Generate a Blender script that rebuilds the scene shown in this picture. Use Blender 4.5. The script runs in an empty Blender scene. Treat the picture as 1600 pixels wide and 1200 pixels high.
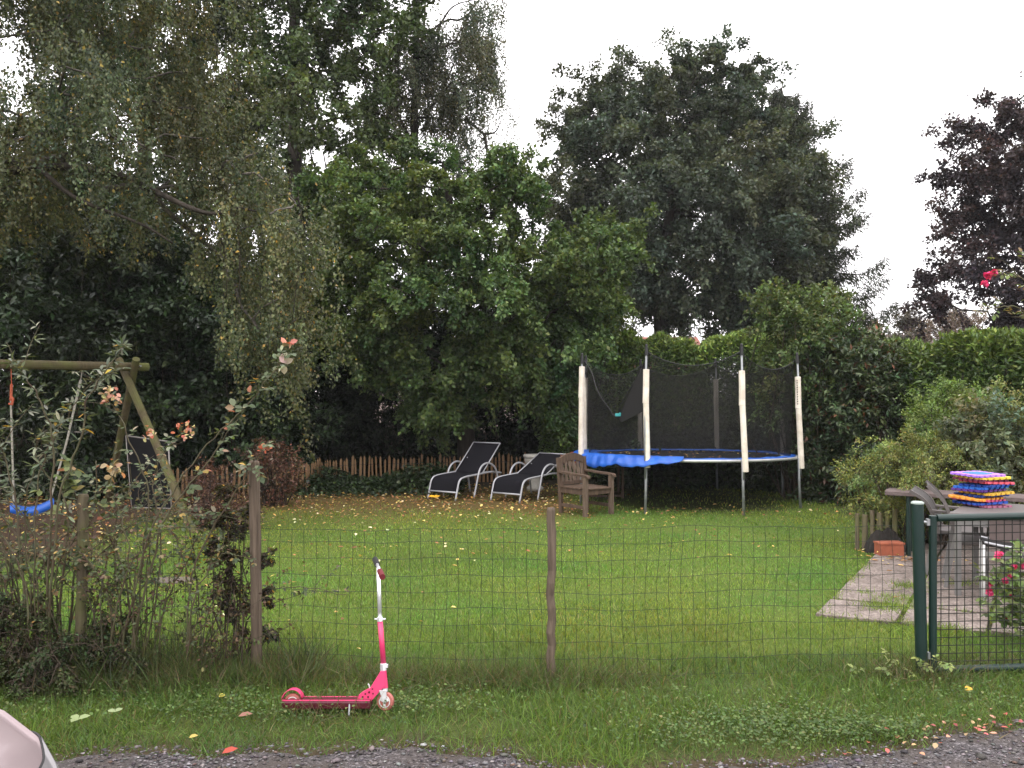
import bpy, math, random
import numpy as np
from mathutils import Vector, Matrix

RNG = np.random.default_rng(7)
random.seed(7)
SC = bpy.context.scene
COL = SC.collection
R = math.radians
CAMH, HOR, FPX = 1.75, 615.0, 1350.0


def P(u, v, Y):
    """Point of the garden at distance Y that the photograph shows at (u, v)."""
    return Vector(((u - 800.0) * Y / FPX, Y, CAMH - (v - HOR) * Y / FPX))


def G(u, v):
    """Ground point seen at (u, v)."""
    Y = CAMH * FPX / (v - HOR)
    return Vector(((u - 800.0) * Y / FPX, Y, 0.0))


# ------------------------------------------------------------------ tagging
def tag(o, label=None, cat=None, group=None, kind=None):
    if label: o['label'] = label
    if cat: o['category'] = cat
    if group: o['group'] = group
    if kind: o['kind'] = kind
    return o


def thing(name, label, cat, loc=(0, 0, 0), rz=0.0, group=None):
    o = bpy.data.objects.new(name, None)
    o.empty_display_size = 0.2
    COL.objects.link(o)
    o.location = loc
    o.rotation_euler = (0, 0, rz)
    return tag(o, label, cat, group)


# ------------------------------------------------------------------ meshes
def link_mesh(name, me, mat, parent=None):
    o = bpy.data.objects.new(name, me)
    COL.objects.link(o)
    if mat is not None:
        me.materials.append(mat)
    if parent is not None:
        o.parent = parent
    return o


class MB:
    """Collects simple shapes into one mesh."""
    def __init__(self):
        self.v, self.f = [], []

    def add(self, vs, fs):
        n = len(self.v)
        self.v += [tuple(x) for x in vs]
        self.f += [tuple(i + n for i in f) for f in fs]
        return self

    def box(self, c, s, rot=None, taper=1.0):
        hx, hy, hz = s[0] / 2, s[1] / 2, s[2] / 2
        vs = []
        for z, k in ((-hz, 1.0), (hz, taper)):
            for x, y in ((-hx, -hy), (hx, -hy), (hx, hy), (-hx, hy)):
                vs.append(Vector((x * k, y * k, z)))
        if rot is not None:
            vs = [rot @ p for p in vs]
        c = Vector(c)
        return self.add([p + c for p in vs], [(3, 2, 1, 0), (4, 5, 6, 7), (0, 1, 5, 4), (1, 2, 6, 5), (2, 3, 7, 6), (3, 0, 4, 7)])

    def beam(self, a, b, w, h, up=(0, 0, 1), bev=0.0):
        """Rectangular bar from a to b."""
        a, b = Vector(a), Vector(b)
        d = (b - a).normalized()
        s = d.cross(Vector(up))
        if s.length < 1e-4: s = d.cross(Vector((1, 0, 0)))
        s.normalize(); t = s.cross(d)
        vs = []
        for p in (a, b):
            for x, y in ((-w, -h), (w, -h), (w, h), (-w, h)):
                vs.append(p + s * x / 2 + t * y / 2)
        return self.add(vs, [(0, 1, 2, 3), (7, 6, 5, 4), (0, 4, 5, 1), (1, 5, 6, 2), (2, 6, 7, 3), (3, 7, 4, 0)])

    def tube(self, pts, r, n=8, cap=True):
        pts = [Vector(p) for p in pts]
        m = len(pts)
        rs = list(r) if hasattr(r, '__len__') else [r] * m
        t0 = (pts[1] - pts[0]).normalized()
        ref = Vector((0, 0, 1)) if abs(t0.z) < 0.9 else Vector((1, 0, 0))
        nrm = t0.cross(ref).normalized()
        vs, fs = [], []
        for i in range(m):
            if i == 0: t = pts[1] - pts[0]
            elif i == m - 1: t = pts[-1] - pts[-2]
            else: t = pts[i + 1] - pts[i - 1]
            t.normalize()
            nrm = nrm - t * nrm.dot(t)
            if nrm.length < 1e-5: nrm = t.orthogonal()
            nrm.normalize()
            b = t.cross(nrm)
            for k in range(n):
                a = 2 * math.pi * k / n
                vs.append(pts[i] + (nrm * math.cos(a) + b * math.sin(a)) * rs[i])
        for i in range(m - 1):
            for k in range(n):
                k2 = (k + 1) % n
                fs.append((i * n + k, i * n + k2, (i + 1) * n + k2, (i + 1) * n + k))
        if cap:
            fs.append(tuple(range(n - 1, -1, -1)))
            fs.append(tuple((m - 1) * n + k for k in range(n)))
        return self.add(vs, fs)

    def lathe(self, prof, n=20, c=(0, 0, 0)):
        c = Vector(c); vs, fs = [], []
        for r, z in prof:
            for k in range(n):
                a = 2 * math.pi * k / n
                vs.append(c + Vector((r * math.cos(a), r * math.sin(a), z)))
        for i in range(len(prof) - 1):
            for k in range(n):
                k2 = (k + 1) % n
                fs.append((i * n + k, i * n + k2, (i + 1) * n + k2, (i + 1) * n + k))
        fs.append(tuple(range(n - 1, -1, -1)))
        fs.append(tuple((len(prof) - 1) * n + k for k in range(n)))
        return self.add(vs, fs)

    def prism(self, poly, z0, z1, M=None):
        n = len(poly)
        vs = [Vector((x, y, z0)) for x, y in poly] + [Vector((x, y, z1)) for x, y in poly]
        if M is not None: vs = [M @ p for p in vs]
        fs = [tuple(range(n - 1, -1, -1)), tuple(range(n, 2 * n))]
        fs += [(i, (i + 1) % n, n + (i + 1) % n, n + i) for i in range(n)]
        return self.add(vs, fs)

    def grid(self, rows):
        m, n = len(rows), len(rows[0])
        vs = [p for r in rows for p in r]
        fs = [(i * n + j, i * n + j + 1, (i + 1) * n + j + 1, (i + 1) * n + j) for i in range(m - 1) for j in range(n - 1)]
        return self.add(vs, fs)

    def build(self, name, mat, parent=None, smooth=False, local=False, bevel=0.0, sub=0, solid=0.0):
        off = Vector((0, 0, 0))
        if parent is not None and not local:
            q = parent
            while q is not None:
                off += Vector(q.location); q = q.parent
        me = bpy.data.meshes.new(name)
        me.from_pydata([(p[0] - off[0], p[1] - off[1], p[2] - off[2]) for p in self.v], [], self.f)
        me.update()
        if smooth:
            me.polygons.foreach_set('use_smooth', [True] * len(me.polygons))
        o = link_mesh(name, me, mat, parent)
        if solid:
            m = o.modifiers.new('thick', 'SOLIDIFY'); m.thickness = solid; m.offset = 0
        if bevel:
            m = o.modifiers.new('bev', 'BEVEL'); m.width = bevel; m.segments = 2; m.limit_method = 'ANGLE'
        if sub:
            m = o.modifiers.new('sub', 'SUBSURF'); m.levels = sub; m.render_levels = sub
        return o


def arc_pts(pts, k=6):
    """Smooth a polyline (Catmull-Rom)."""
    pts = [Vector(p) for p in pts]
    q = [pts[0] * 2 - pts[1]] + pts + [pts[-1] * 2 - pts[-2]]
    out = []
    for i in range(1, len(q) - 2):
        a, b, c, d = q[i - 1], q[i], q[i + 1], q[i + 2]
        for s in range(k):
            t = s / k
            out.append(0.5 * ((2 * b) + (c - a) * t + (2 * a - 5 * b + 4 * c - d) * t * t + (3 * b - a - 3 * c + d) * t ** 3))
    out.append(pts[-1])
    return out


# ------------------------------------------------------------------ materials
def new_mat(name):
    m = bpy.data.materials.new(name)
    m.use_nodes = True
    nt = m.node_tree
    return m, nt, nt.nodes, nt.links, nt.nodes['Principled BSDF']


def mat_plain(name, c, rough=0.6, metal=0.0, var=0.12, scale=12.0, bump=0.0, stretch=(1, 1, 1), spec=0.4, c2=None, contrast=(0.35, 0.65), bscale=None):
    """Noise-mottled surface: colour c drifting to c2 (or a darker c)."""
    m, nt, N, Lk, b = new_mat(name)
    tc = N.new('ShaderNodeTexCoord')
    mp = N.new('ShaderNodeMapping'); mp.inputs['Scale'].default_value = stretch
    Lk.new(tc.outputs['Object'], mp.inputs['Vector'])
    nz = N.new('ShaderNodeTexNoise'); nz.inputs['Scale'].default_value = scale
    nz.inputs['Detail'].default_value = 6; nz.inputs['Roughness'].default_value = 0.65
    Lk.new(mp.outputs['Vector'], nz.inputs['Vector'])
    cr = N.new('ShaderNodeValToRGB')
    cr.color_ramp.elements[0].position, cr.color_ramp.elements[1].position = contrast
    d = c2 if c2 is not None else tuple(x * (1 - 2.5 * var) for x in c)
    cr.color_ramp.elements[0].color = (*d, 1)
    cr.color_ramp.elements[1].color = (*c, 1)
    Lk.new(nz.outputs['Fac'], cr.inputs['Fac'])
    Lk.new(cr.outputs['Color'], b.inputs['Base Color'])
    b.inputs['Roughness'].default_value = rough
    b.inputs['Metallic'].default_value = metal
    b.inputs['Specular IOR Level'].default_value = spec
    if bump:
        n2 = nz
        if bscale:
            n2 = N.new('ShaderNodeTexNoise'); n2.inputs['Scale'].default_value = bscale; n2.inputs['Detail'].default_value = 5
            Lk.new(mp.outputs['Vector'], n2.inputs['Vector'])
        bp = N.new('ShaderNodeBump'); bp.inputs['Strength'].default_value = bump; bp.inputs['Distance'].default_value = 0.01
        Lk.new(n2.outputs['Fac'], bp.inputs['Height'])
        Lk.new(bp.outputs['Normal'], b.inputs['Normal'])
    return m


def mat_wood(name, c, c2, grain=(60, 60, 3), moss=None):
    m, nt, N, Lk, b = new_mat(name)
    tc = N.new('ShaderNodeTexCoord')
    mp = N.new('ShaderNodeMapping'); mp.inputs['Scale'].default_value = grain
    Lk.new(tc.outputs['Object'], mp.inputs['Vector'])
    nz = N.new('ShaderNodeTexNoise'); nz.inputs['Scale'].default_value = 1.0; nz.inputs['Detail'].default_value = 8; nz.inputs['Roughness'].default_value = 0.7
    Lk.new(mp.outputs['Vector'], nz.inputs['Vector'])
    cr = N.new('ShaderNodeValToRGB')
    cr.color_ramp.elements[0].position = 0.32; cr.color_ramp.elements[1].position = 0.68
    cr.color_ramp.elements[0].color = (*c2, 1); cr.color_ramp.elements[1].color = (*c, 1)
    Lk.new(nz.outputs['Fac'], cr.inputs['Fac'])
    out = cr.outputs['Color']
    if moss is not None:
        n2 = N.new('ShaderNodeTexNoise'); n2.inputs['Scale'].default_value = 3.0; n2.inputs['Detail'].default_value = 7
        Lk.new(tc.outputs['Object'], n2.inputs['Vector'])
        r2 = N.new('ShaderNodeValToRGB'); r2.color_ramp.elements[0].position = 0.45; r2.color_ramp.elements[1].position = 0.62
        Lk.new(n2.outputs['Fac'], r2.inputs['Fac'])
        mx = N.new('ShaderNodeMixRGB'); mx.inputs['Color2'].default_value = (*moss, 1)
        Lk.new(r2.outputs['Color'], mx.inputs['Fac']); Lk.new(out, mx.inputs['Color1'])
        out = mx.outputs['Color']
    Lk.new(out, b.inputs['Base Color'])
    b.inputs['Roughness'].default_value = 0.85; b.inputs['Specular IOR Level'].default_value = 0.2
    bp = N.new('ShaderNodeBump'); bp.inputs['Strength'].default_value = 0.6; bp.inputs['Distance'].default_value = 0.006
    Lk.new(nz.outputs['Fac'], bp.inputs['Height']); Lk.new(bp.outputs['Normal'], b.inputs['Normal'])
    return m


def mat_leaf(name, rough=0.5, spec=0.35, trans=0.25):
    """Leaf surface; each leaf carries its own pigment in the colour attribute Col."""
    m, nt, N, Lk, b = new_mat(name)
    at = N.new('ShaderNodeAttribute'); at.attribute_name = 'Col'
    Lk.new(at.outputs['Color'], b.inputs['Base Color'])
    b.inputs['Roughness'].default_value = rough
    b.inputs['Specular IOR Level'].default_value = spec
    if trans > 0:
        tr = N.new('ShaderNodeBsdfTranslucent')
        mu = N.new('ShaderNodeMixRGB'); mu.blend_type = 'MULTIPLY'; mu.inputs['Fac'].default_value = 1
        mu.inputs['Color2'].default_value = (1.5, 1.4, 0.6, 1)
        Lk.new(at.outputs['Color'], mu.inputs['Color1']); Lk.new(mu.outputs['Color'], tr.inputs['Color'])
        mx = N.new('ShaderNodeMixShader'); mx.inputs['Fac'].default_value = trans
        Lk.new(b.outputs['BSDF'], mx.inputs[1]); Lk.new(tr.outputs['BSDF'], mx.inputs[2])
        Lk.new(mx.outputs['Shader'], N['Material Output'].inputs['Surface'])
    return m


M = {}
M['leaf'] = mat_leaf('leaf', 0.55, 0.3, 0.25)
M['leaf_gloss'] = mat_leaf('glossy_leaf', 0.42, 0.35, 0.12)
M['leaf_dull'] = mat_leaf('dull_leaf', 0.7, 0.15, 0.15)
M['grass'] = mat_leaf('grass_blade', 0.55, 0.3, 0.3)
M['bark'] = mat_wood('bark', (0.055, 0.045, 0.035), (0.018, 0.015, 0.012), (18, 18, 4))
M['bark_birch'] = mat_wood('birch_bark', (0.16, 0.14, 0.12), (0.03, 0.027, 0.024), (4, 4, 14))
M['cane'] = mat_plain('cane', (0.085, 0.088, 0.04), 0.7, var=0.2, c2=(0.065, 0.04, 0.025), scale=9)
M['twig'] = mat_plain('dry_twig', (0.07, 0.05, 0.033), 0.8, var=0.2, scale=20)
M['petal'] = mat_leaf('petal', 0.6, 0.2, 0.25)


# ------------------------------------------------------------------ foliage
def nrmz(a):
    return a / np.maximum(np.linalg.norm(a, axis=1, keepdims=True), 1e-8)


def leaves(name, Pn, A, Nn, L, W, C, mat, parent=None, shape=4, fold=0.15, bend=0.12, wide=0.48):
    """n leaf blades as one mesh: base Pn, axis A, face normal Nn, length L, width W, pigment C."""
    n = len(Pn)
    off = np.zeros(3)
    q = parent
    while q is not None:
        off += np.array(q.location); q = q.parent
    Pn = Pn - off
    A = nrmz(A); B = nrmz(np.cross(A, Nn)); Nn = np.cross(B, A)
    L = np.broadcast_to(np.asarray(L, float), (n,))[:, None]
    W = np.broadcast_to(np.asarray(W, float), (n,))[:, None]
    if shape == 4:
        V = np.stack([Pn, Pn + A * L * wide + B * W / 2 + Nn * W * fold,
                      Pn + A * L - Nn * L * bend, Pn + A * L * wide - B * W / 2 + Nn * W * fold], 1)
        base = np.array([[0, 1, 2], [0, 2, 3]])
    elif shape == 3:      # grass blade
        V = np.stack([Pn - B * W / 2, Pn + B * W / 2, Pn + A * L * 0.55 + B * W * 0.4 - Nn * L * bend * 0.3,
                      Pn + A * L * 0.55 - B * W * 0.4 - Nn * L * bend * 0.3, Pn + A * L - Nn * L * bend], 1)
        base = np.array([[0, 1, 2], [0, 2, 3], [3, 2, 4]])
    else:                 # rounder leaf, folded along its midrib
        V = np.stack([Pn, Pn + A * L * 0.28 + B * W * 0.42 + Nn * W * fold, Pn + A * L * 0.66 + B * W * 0.44 + Nn * W * fold - Nn * L * bend * 0.4,
                      Pn + A * L - Nn * L * bend, Pn + A * L * 0.66 - B * W * 0.44 + Nn * W * fold - Nn * L * bend * 0.4,
                      Pn + A * L * 0.28 - B * W * 0.42 + Nn * W * fold], 1)
        base = np.array([[0, 1, 2], [0, 2, 3], [0, 3, 4], [0, 4, 5]])
    k = V.shape[1]
    F = (np.arange(n)[:, None, None] * k + base[None]).reshape(-1, 3)
    V = V.reshape(-1, 3)
    me = bpy.data.meshes.new(name)
    me.vertices.add(len(V)); me.vertices.foreach_set('co', V.astype(np.float32).ravel())
    me.loops.add(len(F) * 3); me.loops.foreach_set('vertex_index', F.astype(np.int32).ravel())
    me.polygons.add(len(F))
    me.polygons.foreach_set('loop_start', np.arange(0, len(F) * 3, 3, dtype=np.int32))
    me.update(calc_edges=True)
    ca = me.color_attributes.new('Col', 'FLOAT_COLOR', 'POINT')
    C4 = np.ones((n, k, 4), np.float32); C4[:, :, :3] = np.clip(C, 0, 1)[:, None, :]
    ca.data.foreach_set('color', C4.ravel())
    return link_mesh(name, me, mat, parent)


def pick(rng, pal, n, jit=0.2, tint=None):
    """Leaf pigments drawn from a palette [(rgb, weight), ...]."""
    cs = np.array([p[0] for p in pal]); w = np.array([p[1] for p in pal], float)
    c = cs[rng.choice(len(cs), n, p=w / w.sum())]
    k = 1 + jit * rng.standard_normal((n, 1))
    c = c * np.clip(k, 0.5, 1.7) * (1 + 0.06 * rng.standard_normal((n, 3)))
    if tint is not None: c = c * tint
    return np.clip(c, 0.002, 0.9)


def inside(poly, pts):
    x, y = pts[:, 0], pts[:, 1]
    res = np.zeros(len(pts), bool)
    j = len(poly) - 1
    for i in range(len(poly)):
        xi, yi = poly[i]; xj, yj = poly[j]
        c = ((yi > y) != (yj > y)) & (x < (xj - xi) * (y - yi) / ((yj - yi) or 1e-9) + xi)
        res ^= c; j = i
    return res


def edge_dist(poly, pts):
    d = np.full(len(pts), 1e9)
    for i in range(len(poly)):
        a = np.array(poly[i - 1], float); b = np.array(poly[i], float)
        ab = b - a
        t = np.clip(((pts - a) @ ab) / max(ab @ ab, 1e-9), 0, 1)
        d = np.minimum(d, np.linalg.norm(pts - (a + t[:, None] * ab), axis=1))
    return d


def poly_clumps(rng, poly, D, T, n, rad, inset=0.35):
    """Clump centres filling a crown whose outline (as seen from the drive) is poly, at distance D, depth +-T."""
    xs = [p[0] for p in poly]; ys = [p[1] for p in poly]
    rp = rad * FPX / D
    cand = np.column_stack([rng.uniform(min(xs), max(xs), n * 40), rng.uniform(min(ys), max(ys), n * 40)])
    cand = cand[inside(poly, cand)]
    ed = edge_dist(poly, cand)
    keep = ed > rp * inset * rng.uniform(0.4, 1.1, len(ed))
    cand, ed = cand[keep], ed[keep]
    span = max(1.0, np.percentile(ed, 90))
    dep = np.sqrt(np.clip(ed / span, 0.05, 1)) * rng.uniform(-1, 1, len(ed)) * T
    Y = D + dep
    W3 = np.column_stack([(cand[:, 0] - 800) * Y / FPX, Y, CAMH - (cand[:, 1] - HOR) * Y / FPX])
    out = []
    md = rad * 1.0
    # an even outer layer first, then the rest in depth
    scr = []
    for p, c2 in zip(W3, cand):
        if len(out) >= n * 0.7 or p[2] < rad * 0.3: continue
        if scr and np.min(np.sum((np.array(scr) - c2) ** 2, 1)) < (rp * rng.uniform(0.75, 1.0)) ** 2: continue
        out.append(p); scr.append(c2)
    for p in W3:
        if len(out) >= n: break
        if out:
            q = np.array(out)
            if np.min(np.sum((q - p) ** 2, 1)) < (md * rng.uniform(0.45, 1.0)) ** 2: continue
        if p[2] < rad * 0.3: continue
        out.append(p)
    return np.array(out)


def crown(name, rng, C, Rr, n, L, W, pal, center, mat, parent, twigs=7, out=0.7, up=0.25, droop=0.0, spread=0.13,
          tl=(0.5, 1.2), shape=4, jit=0.22, ctint=0.16, org=0.42, hang=0.25):
    nC = len(C)
    Rr = np.broadcast_to(np.asarray(Rr, float), (nC,)) * rng.uniform(0.75, 1.25, nC)
    T = twigs * nC
    ci = np.repeat(np.arange(nC), twigs)
    o = C[ci] + Rr[ci, None] * org * rng.standard_normal((T, 3))
    d = out * nrmz(o - np.asarray(center)) + 0.6 * rng.standard_normal((T, 3)) + np.array([0, 0, up])
    d = nrmz(d) * (1 - droop) + np.array([0, 0, -1.0]) * droop
    d = nrmz(d)
    ln = Rr[ci] * rng.uniform(tl[0], tl[1], T)
    ti = rng.integers(0, T, n)
    t = rng.random(n) ** 0.75
    p = o[ti] + d[ti] * (ln[ti] * t)[:, None] + spread * Rr[ci[ti], None] * rng.standard_normal((n, 3))
    p[:, 2] -= hang * ln[ti] * t * t * (1 - droop)
    ax = d[ti] * 0.6 + 0.6 * rng.standard_normal((n, 3)); ax[:, 2] -= 0.25
    no = np.array([0, 0, 0.8]) + 0.55 * rng.standard_normal((n, 3)) + 0.35 * nrmz(p - np.asarray(center))
    tint = np.clip(1 + ctint * rng.standard_normal((nC, 1)), 0.6, 1.5)
    warm = 1 + 0.10 * rng.standard_normal((nC, 1)) * np.array([[1.0, 0.15, -0.6]])
    tw = np.clip(1 + 0.12 * rng.standard_normal((T, 1)), 0.65, 1.4)
    c = pick(rng, pal, n, jit) * (tint * warm)[ci[ti]] * tw[ti]
    ok = p[:, 2] > 0.02
    s = rng.uniform(0.7, 1.25, n)
    return leaves(name, p[ok], ax[ok], no[ok], (L * s)[ok], (W * s)[ok], c[ok], mat, parent, shape=shape)


def limbs(rng, mb, trunk, r0, C, rmin=0.012, sides=6, frac=0.3, rtop=0.35):
    """Trunk plus a branching skeleton that reaches every clump centre."""
    tp = arc_pts(trunk, 5)
    m = len(tp)
    mb.tube(tp, [r0 * (1 - (1 - rtop) * i / (m - 1)) * (1.25 if i == 0 else 1) for i in range(m)], 10)
    nodes = [np.array(p) for p in tp[int(m * frac):]]
    par = [-1] * len(nodes); nt = len(nodes)
    plen = [0.0] * nt
    base = np.array(nodes)
    dist = np.min(np.linalg.norm(C[:, None, :] - base[None], axis=2), axis=1)
    for i in np.argsort(dist):
        c = C[i]
        q = np.array(nodes)
        dd = np.linalg.norm(q - c, axis=1)
        cost = dd + 0.30 * np.array(plen) + 0.7 * np.maximum(0, q[:, 2] - c[2] + 0.1 * dd)
        k = int(np.argmin(cost))
        nodes.append(c); par.append(k); plen.append(plen[k] + dd[k])
    w = np.zeros(len(nodes))
    for i in range(len(nodes) - 1, nt - 1, -1):
        w[i] += 1
        if par[i] >= nt: w[par[i]] += w[i]
    tot = max(1, len(C))
    for i in range(nt, len(nodes)):
        a, b = nodes[par[i]], nodes[i]
        ln = np.linalg.norm(b - a)
        if ln < 0.03: continue
        rb = max(rmin, r0 * 0.62 * (w[i] / tot) ** 0.5)
        ra = rb * 1.15 if par[i] < nt else max(rb, min(rb * 1.4, r0 * 0.62 * (w[par[i]] / tot) ** 0.5))
        m1 = a + (b - a) * 0.35 + rng.standard_normal(3) * 0.06 * ln + np.array([0, 0, -0.03 * ln])
        m2 = a + (b - a) * 0.7 + rng.standard_normal(3) * 0.05 * ln + np.array([0, 0, 0.03 * ln])
        mb.tube([Vector(a), Vector(m1), Vector(m2), Vector(b)], [ra, (2 * ra + rb) / 3, (ra + 2 * rb) / 3, rb], sides if rb > 0.03 else 4, cap=False)


def tree(name, label, cat, trunk, r0, poly, D, T, n, rad, nleaf, L, W, pal, seed, group=None, bark='bark', mat='leaf',
         extra=None, holes=None, **kw):
    rng = np.random.default_rng(seed)
    base = Vector((trunk[0][0], trunk[0][1], 0))
    t = thing(name, label, cat, base, 0, group)
    C = poly_clumps(rng, poly, D, T, n, rad)
    if holes:
        for (hu, hv, hr) in holes:
            u = 800 + C[:, 0] * FPX / C[:, 1]; v = HOR + (CAMH - C[:, 2]) * FPX / C[:, 1]
            C = C[np.hypot(u - hu, v - hv) > hr]
    if extra is not None: C = np.vstack([C, np.array([list(e) for e in extra])])
    mb = MB(); limbs(rng, mb, trunk, r0, C)
    mb.build('trunk', M[bark], t, smooth=True)
    cen = C.mean(0); cen[2] = cen[2] * 0.75
    crown('crown', rng, C, rad, nleaf, L, W, pal, cen, M[mat], t, **kw)
    return t


def shrub(name, label, cat, poly, D, T, n, rad, nleaf, L, W, pal, seed, group=None, mat='leaf', stems=5, stem_mat='twig', basex=None, **kw):
    """Bush: several stems from the ground into clumps of leaves."""
    rng = np.random.default_rng(seed)
    C = poly_clumps(rng, poly, D, T, n, rad)
    bx = C[:, 0].mean() if basex is None else basex
    base = Vector((bx, D, 0))
    t = thing(name, label, cat, base, 0, group)
    mb = MB()
    lo = C[np.argsort(C[:, 2])]
    for i in range(len(C)):
        a = np.array([bx + rng.uniform(-1, 1) * 0.35 * (C[:, 0].std() + 0.1), D + rng.uniform(-0.3, 0.3) * T, -0.03])
        a[0] = 0.5 * a[0] + 0.5 * C[i, 0]
        b = C[i]; m_ = a * 0.5 + b * 0.5 + rng.standard_normal(3) * 0.08 * np.linalg.norm(b - a)
        mb.tube([Vector(a), Vector(m_), Vector(b)], [0.014, 0.010, 0.005], 4, cap=False)
    mb.build('stem', M[stem_mat], t, smooth=True)
    cen = C.mean(0); cen[2] *= 0.6
    crown('foliage', rng, C, rad, nleaf, L, W, pal, cen, M[mat], t, **kw)
    return t
# =================================================================== SETTING
def sstep(a, b, x):
    t = np.clip((x - a) / (b - a), 0, 1)
    return t * t * (3 - 2 * t)


def wob(x, y, s=1.0, k=0):
    """Smooth pseudo-noise in -1..1 (position on the ground)."""
    r = np.zeros_like(x, dtype=float); a = 1.0; tot = 0
    for i in range(5):
        f = s * 1.93 ** i; ph = 1.7 * i + 3.1 * k
        c_, s_ = math.cos(0.9 * i + k), math.sin(0.9 * i + k)
        xx, yy = c_ * x - s_ * y, s_ * x + c_ * y
        r += a * np.sin(f * xx + ph + 1.3 * np.sin(0.7 * f * yy + ph)) * np.cos(f * yy * 0.83 - ph + 1.1 * np.sin(0.6 * f * xx))
        tot += a; a *= 0.62
    return r / tot * 1.6


EDGE_X = [-60, -2.6, -1.4, -0.95, -0.5, 0.0, 0.25, 0.62, 0.95, 1.25, 1.6, 2.0, 2.4, 2.9, 60]
EDGE_Y = [4.14, 4.17, 4.19, 4.20, 4.27, 4.20, 3.98, 3.94, 4.04, 4.10, 4.20, 4.34, 4.44, 4.56, 4.56]


def edge_y(x):
    return np.interp(x, EDGE_X, EDGE_Y) + 0.07 * wob(x, x * 0.3, 5.0, 2) + 0.03 * wob(x, x * 0.5, 17.0, 3)


def z_litter(x, y):   # brown leaf litter between the paling fence and the loungers
    e = sstep(10.8, 13.6, y + 0.5 * wob(x, y, 1.1, 4) + 0.06 * x) * (1 - sstep(0.6, 1.6, x + 0.3 * wob(x, y, 2, 1)))
    return np.clip(e, 0, 1)


def z_soil(x, y):     # bare earth under the swing
    e = (1 - sstep(-5.0, -4.2, x + 0.5 * wob(x, y, 1.3, 5))) * sstep(8.6, 9.6, y + 0.3 * wob(x, y, 1.2, 6))
    return np.clip(e, 0, 1)


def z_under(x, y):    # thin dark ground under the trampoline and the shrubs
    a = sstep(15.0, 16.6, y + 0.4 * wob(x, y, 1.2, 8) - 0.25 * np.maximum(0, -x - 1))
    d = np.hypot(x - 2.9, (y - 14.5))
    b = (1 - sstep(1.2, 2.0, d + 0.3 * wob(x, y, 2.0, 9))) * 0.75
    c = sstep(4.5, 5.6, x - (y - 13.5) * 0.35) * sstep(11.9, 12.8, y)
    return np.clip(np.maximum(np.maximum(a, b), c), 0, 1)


def in_patio(x, y, grow=0.0):
    dx, dy = x - PO[0], y - PO[1]
    det = E1[0] * E2[1] - E1[1] * E2[0]
    i = (dx * E2[1] - dy * E2[0]) / det; j = (E1[0] * dy - E1[1] * dx) / det
    return (i > -grow) & (j > -grow) & (i < 4.4) & (j < 4.4)


PO = np.array([2.38, 6.80]); E1 = np.array([0.52, 0.854]); E2 = np.array([0.905, -0.425])


def graded(lo, hi, step, far):
    a = list(np.arange(lo, hi + 1e-6, step))
    s, x = step, a[-1]
    while x < far:
        s *= 1.45; x += s; a.append(x)
    s, x = step, a[0]
    while x > -far:
        s *= 1.45; x -= s; a.insert(0, x)
    return np.array(a)


def np_grid(name, xs, ys, Z, C, mat, kind='structure'):
    X, Y = np.meshgrid(xs, ys)
    z = Z(X, Y); c = C(X, Y)
    V = np.stack([X, Y, z], -1).reshape(-1, 3)
    nx, ny = len(xs), len(ys)
    idx = np.arange(nx * ny).reshape(ny, nx)
    F = np.stack([idx[:-1, :-1], idx[:-1, 1:], idx[1:, 1:], idx[1:, :-1]], -1).reshape(-1, 4)
    me = bpy.data.meshes.new(name)
    me.vertices.add(len(V)); me.vertices.foreach_set('co', V.astype(np.float32).ravel())
    me.loops.add(len(F) * 4); me.loops.foreach_set('vertex_index', F.astype(np.int32).ravel())
    me.polygons.add(len(F)); me.polygons.foreach_set('loop_start', np.arange(0, len(F) * 4, 4, dtype=np.int32))
    me.polygons.foreach_set('use_smooth', np.ones(len(F), bool))
    me.update(calc_edges=True)
    ca = me.color_attributes.new('Col', 'FLOAT_COLOR', 'POINT')
    C4 = np.ones((len(V), 4), np.float32); C4[:, :3] = c.reshape(-1, 3)
    ca.data.foreach_set('color', C4.ravel())
    o = link_mesh(name, me, mat)
    o['kind'] = kind
    return o


def mat_ground(name, scale, bump, c_dark, rough=0.9):
    m, nt, N, Lk, b = new_mat(name)
    at = N.new('ShaderNodeAttribute'); at.attribute_name = 'Col'
    tc = N.new('ShaderNodeTexCoord')
    nz = N.new('ShaderNodeTexNoise'); nz.inputs['Scale'].default_value = scale; nz.inputs['Detail'].default_value = 8; nz.inputs['Roughness'].default_value = 0.75
    Lk.new(tc.outputs['Object'], nz.inputs['Vector'])
    cr = N.new('ShaderNodeValToRGB'); cr.color_ramp.elements[0].position = 0.3; cr.color_ramp.elements[1].position = 0.7
    cr.color_ramp.elements[0].color = (*c_dark, 1); cr.color_ramp.elements[1].color = (1.25, 1.25, 1.2, 1)
    Lk.new(nz.outputs['Fac'], cr.inputs['Fac'])
    mu = N.new('ShaderNodeMixRGB'); mu.blend_type = 'MULTIPLY'; mu.inputs['Fac'].default_value = 1
    Lk.new(at.outputs['Color'], mu.inputs['Color1']); Lk.new(cr.outputs['Color'], mu.inputs['Color2'])
    Lk.new(mu.outputs['Color'], b.inputs['Base Color'])
    b.inputs['Roughness'].default_value = rough; b.inputs['Specular IOR Level'].default_value = 0.15
    bp = N.new('ShaderNodeBump'); bp.inputs['Strength'].default_value = bump; bp.inputs['Distance'].default_value = 0.02
    Lk.new(nz.outputs['Fac'], bp.inputs['Height']); Lk.new(bp.outputs['Normal'], b.inputs['Normal'])
    return m


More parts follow.
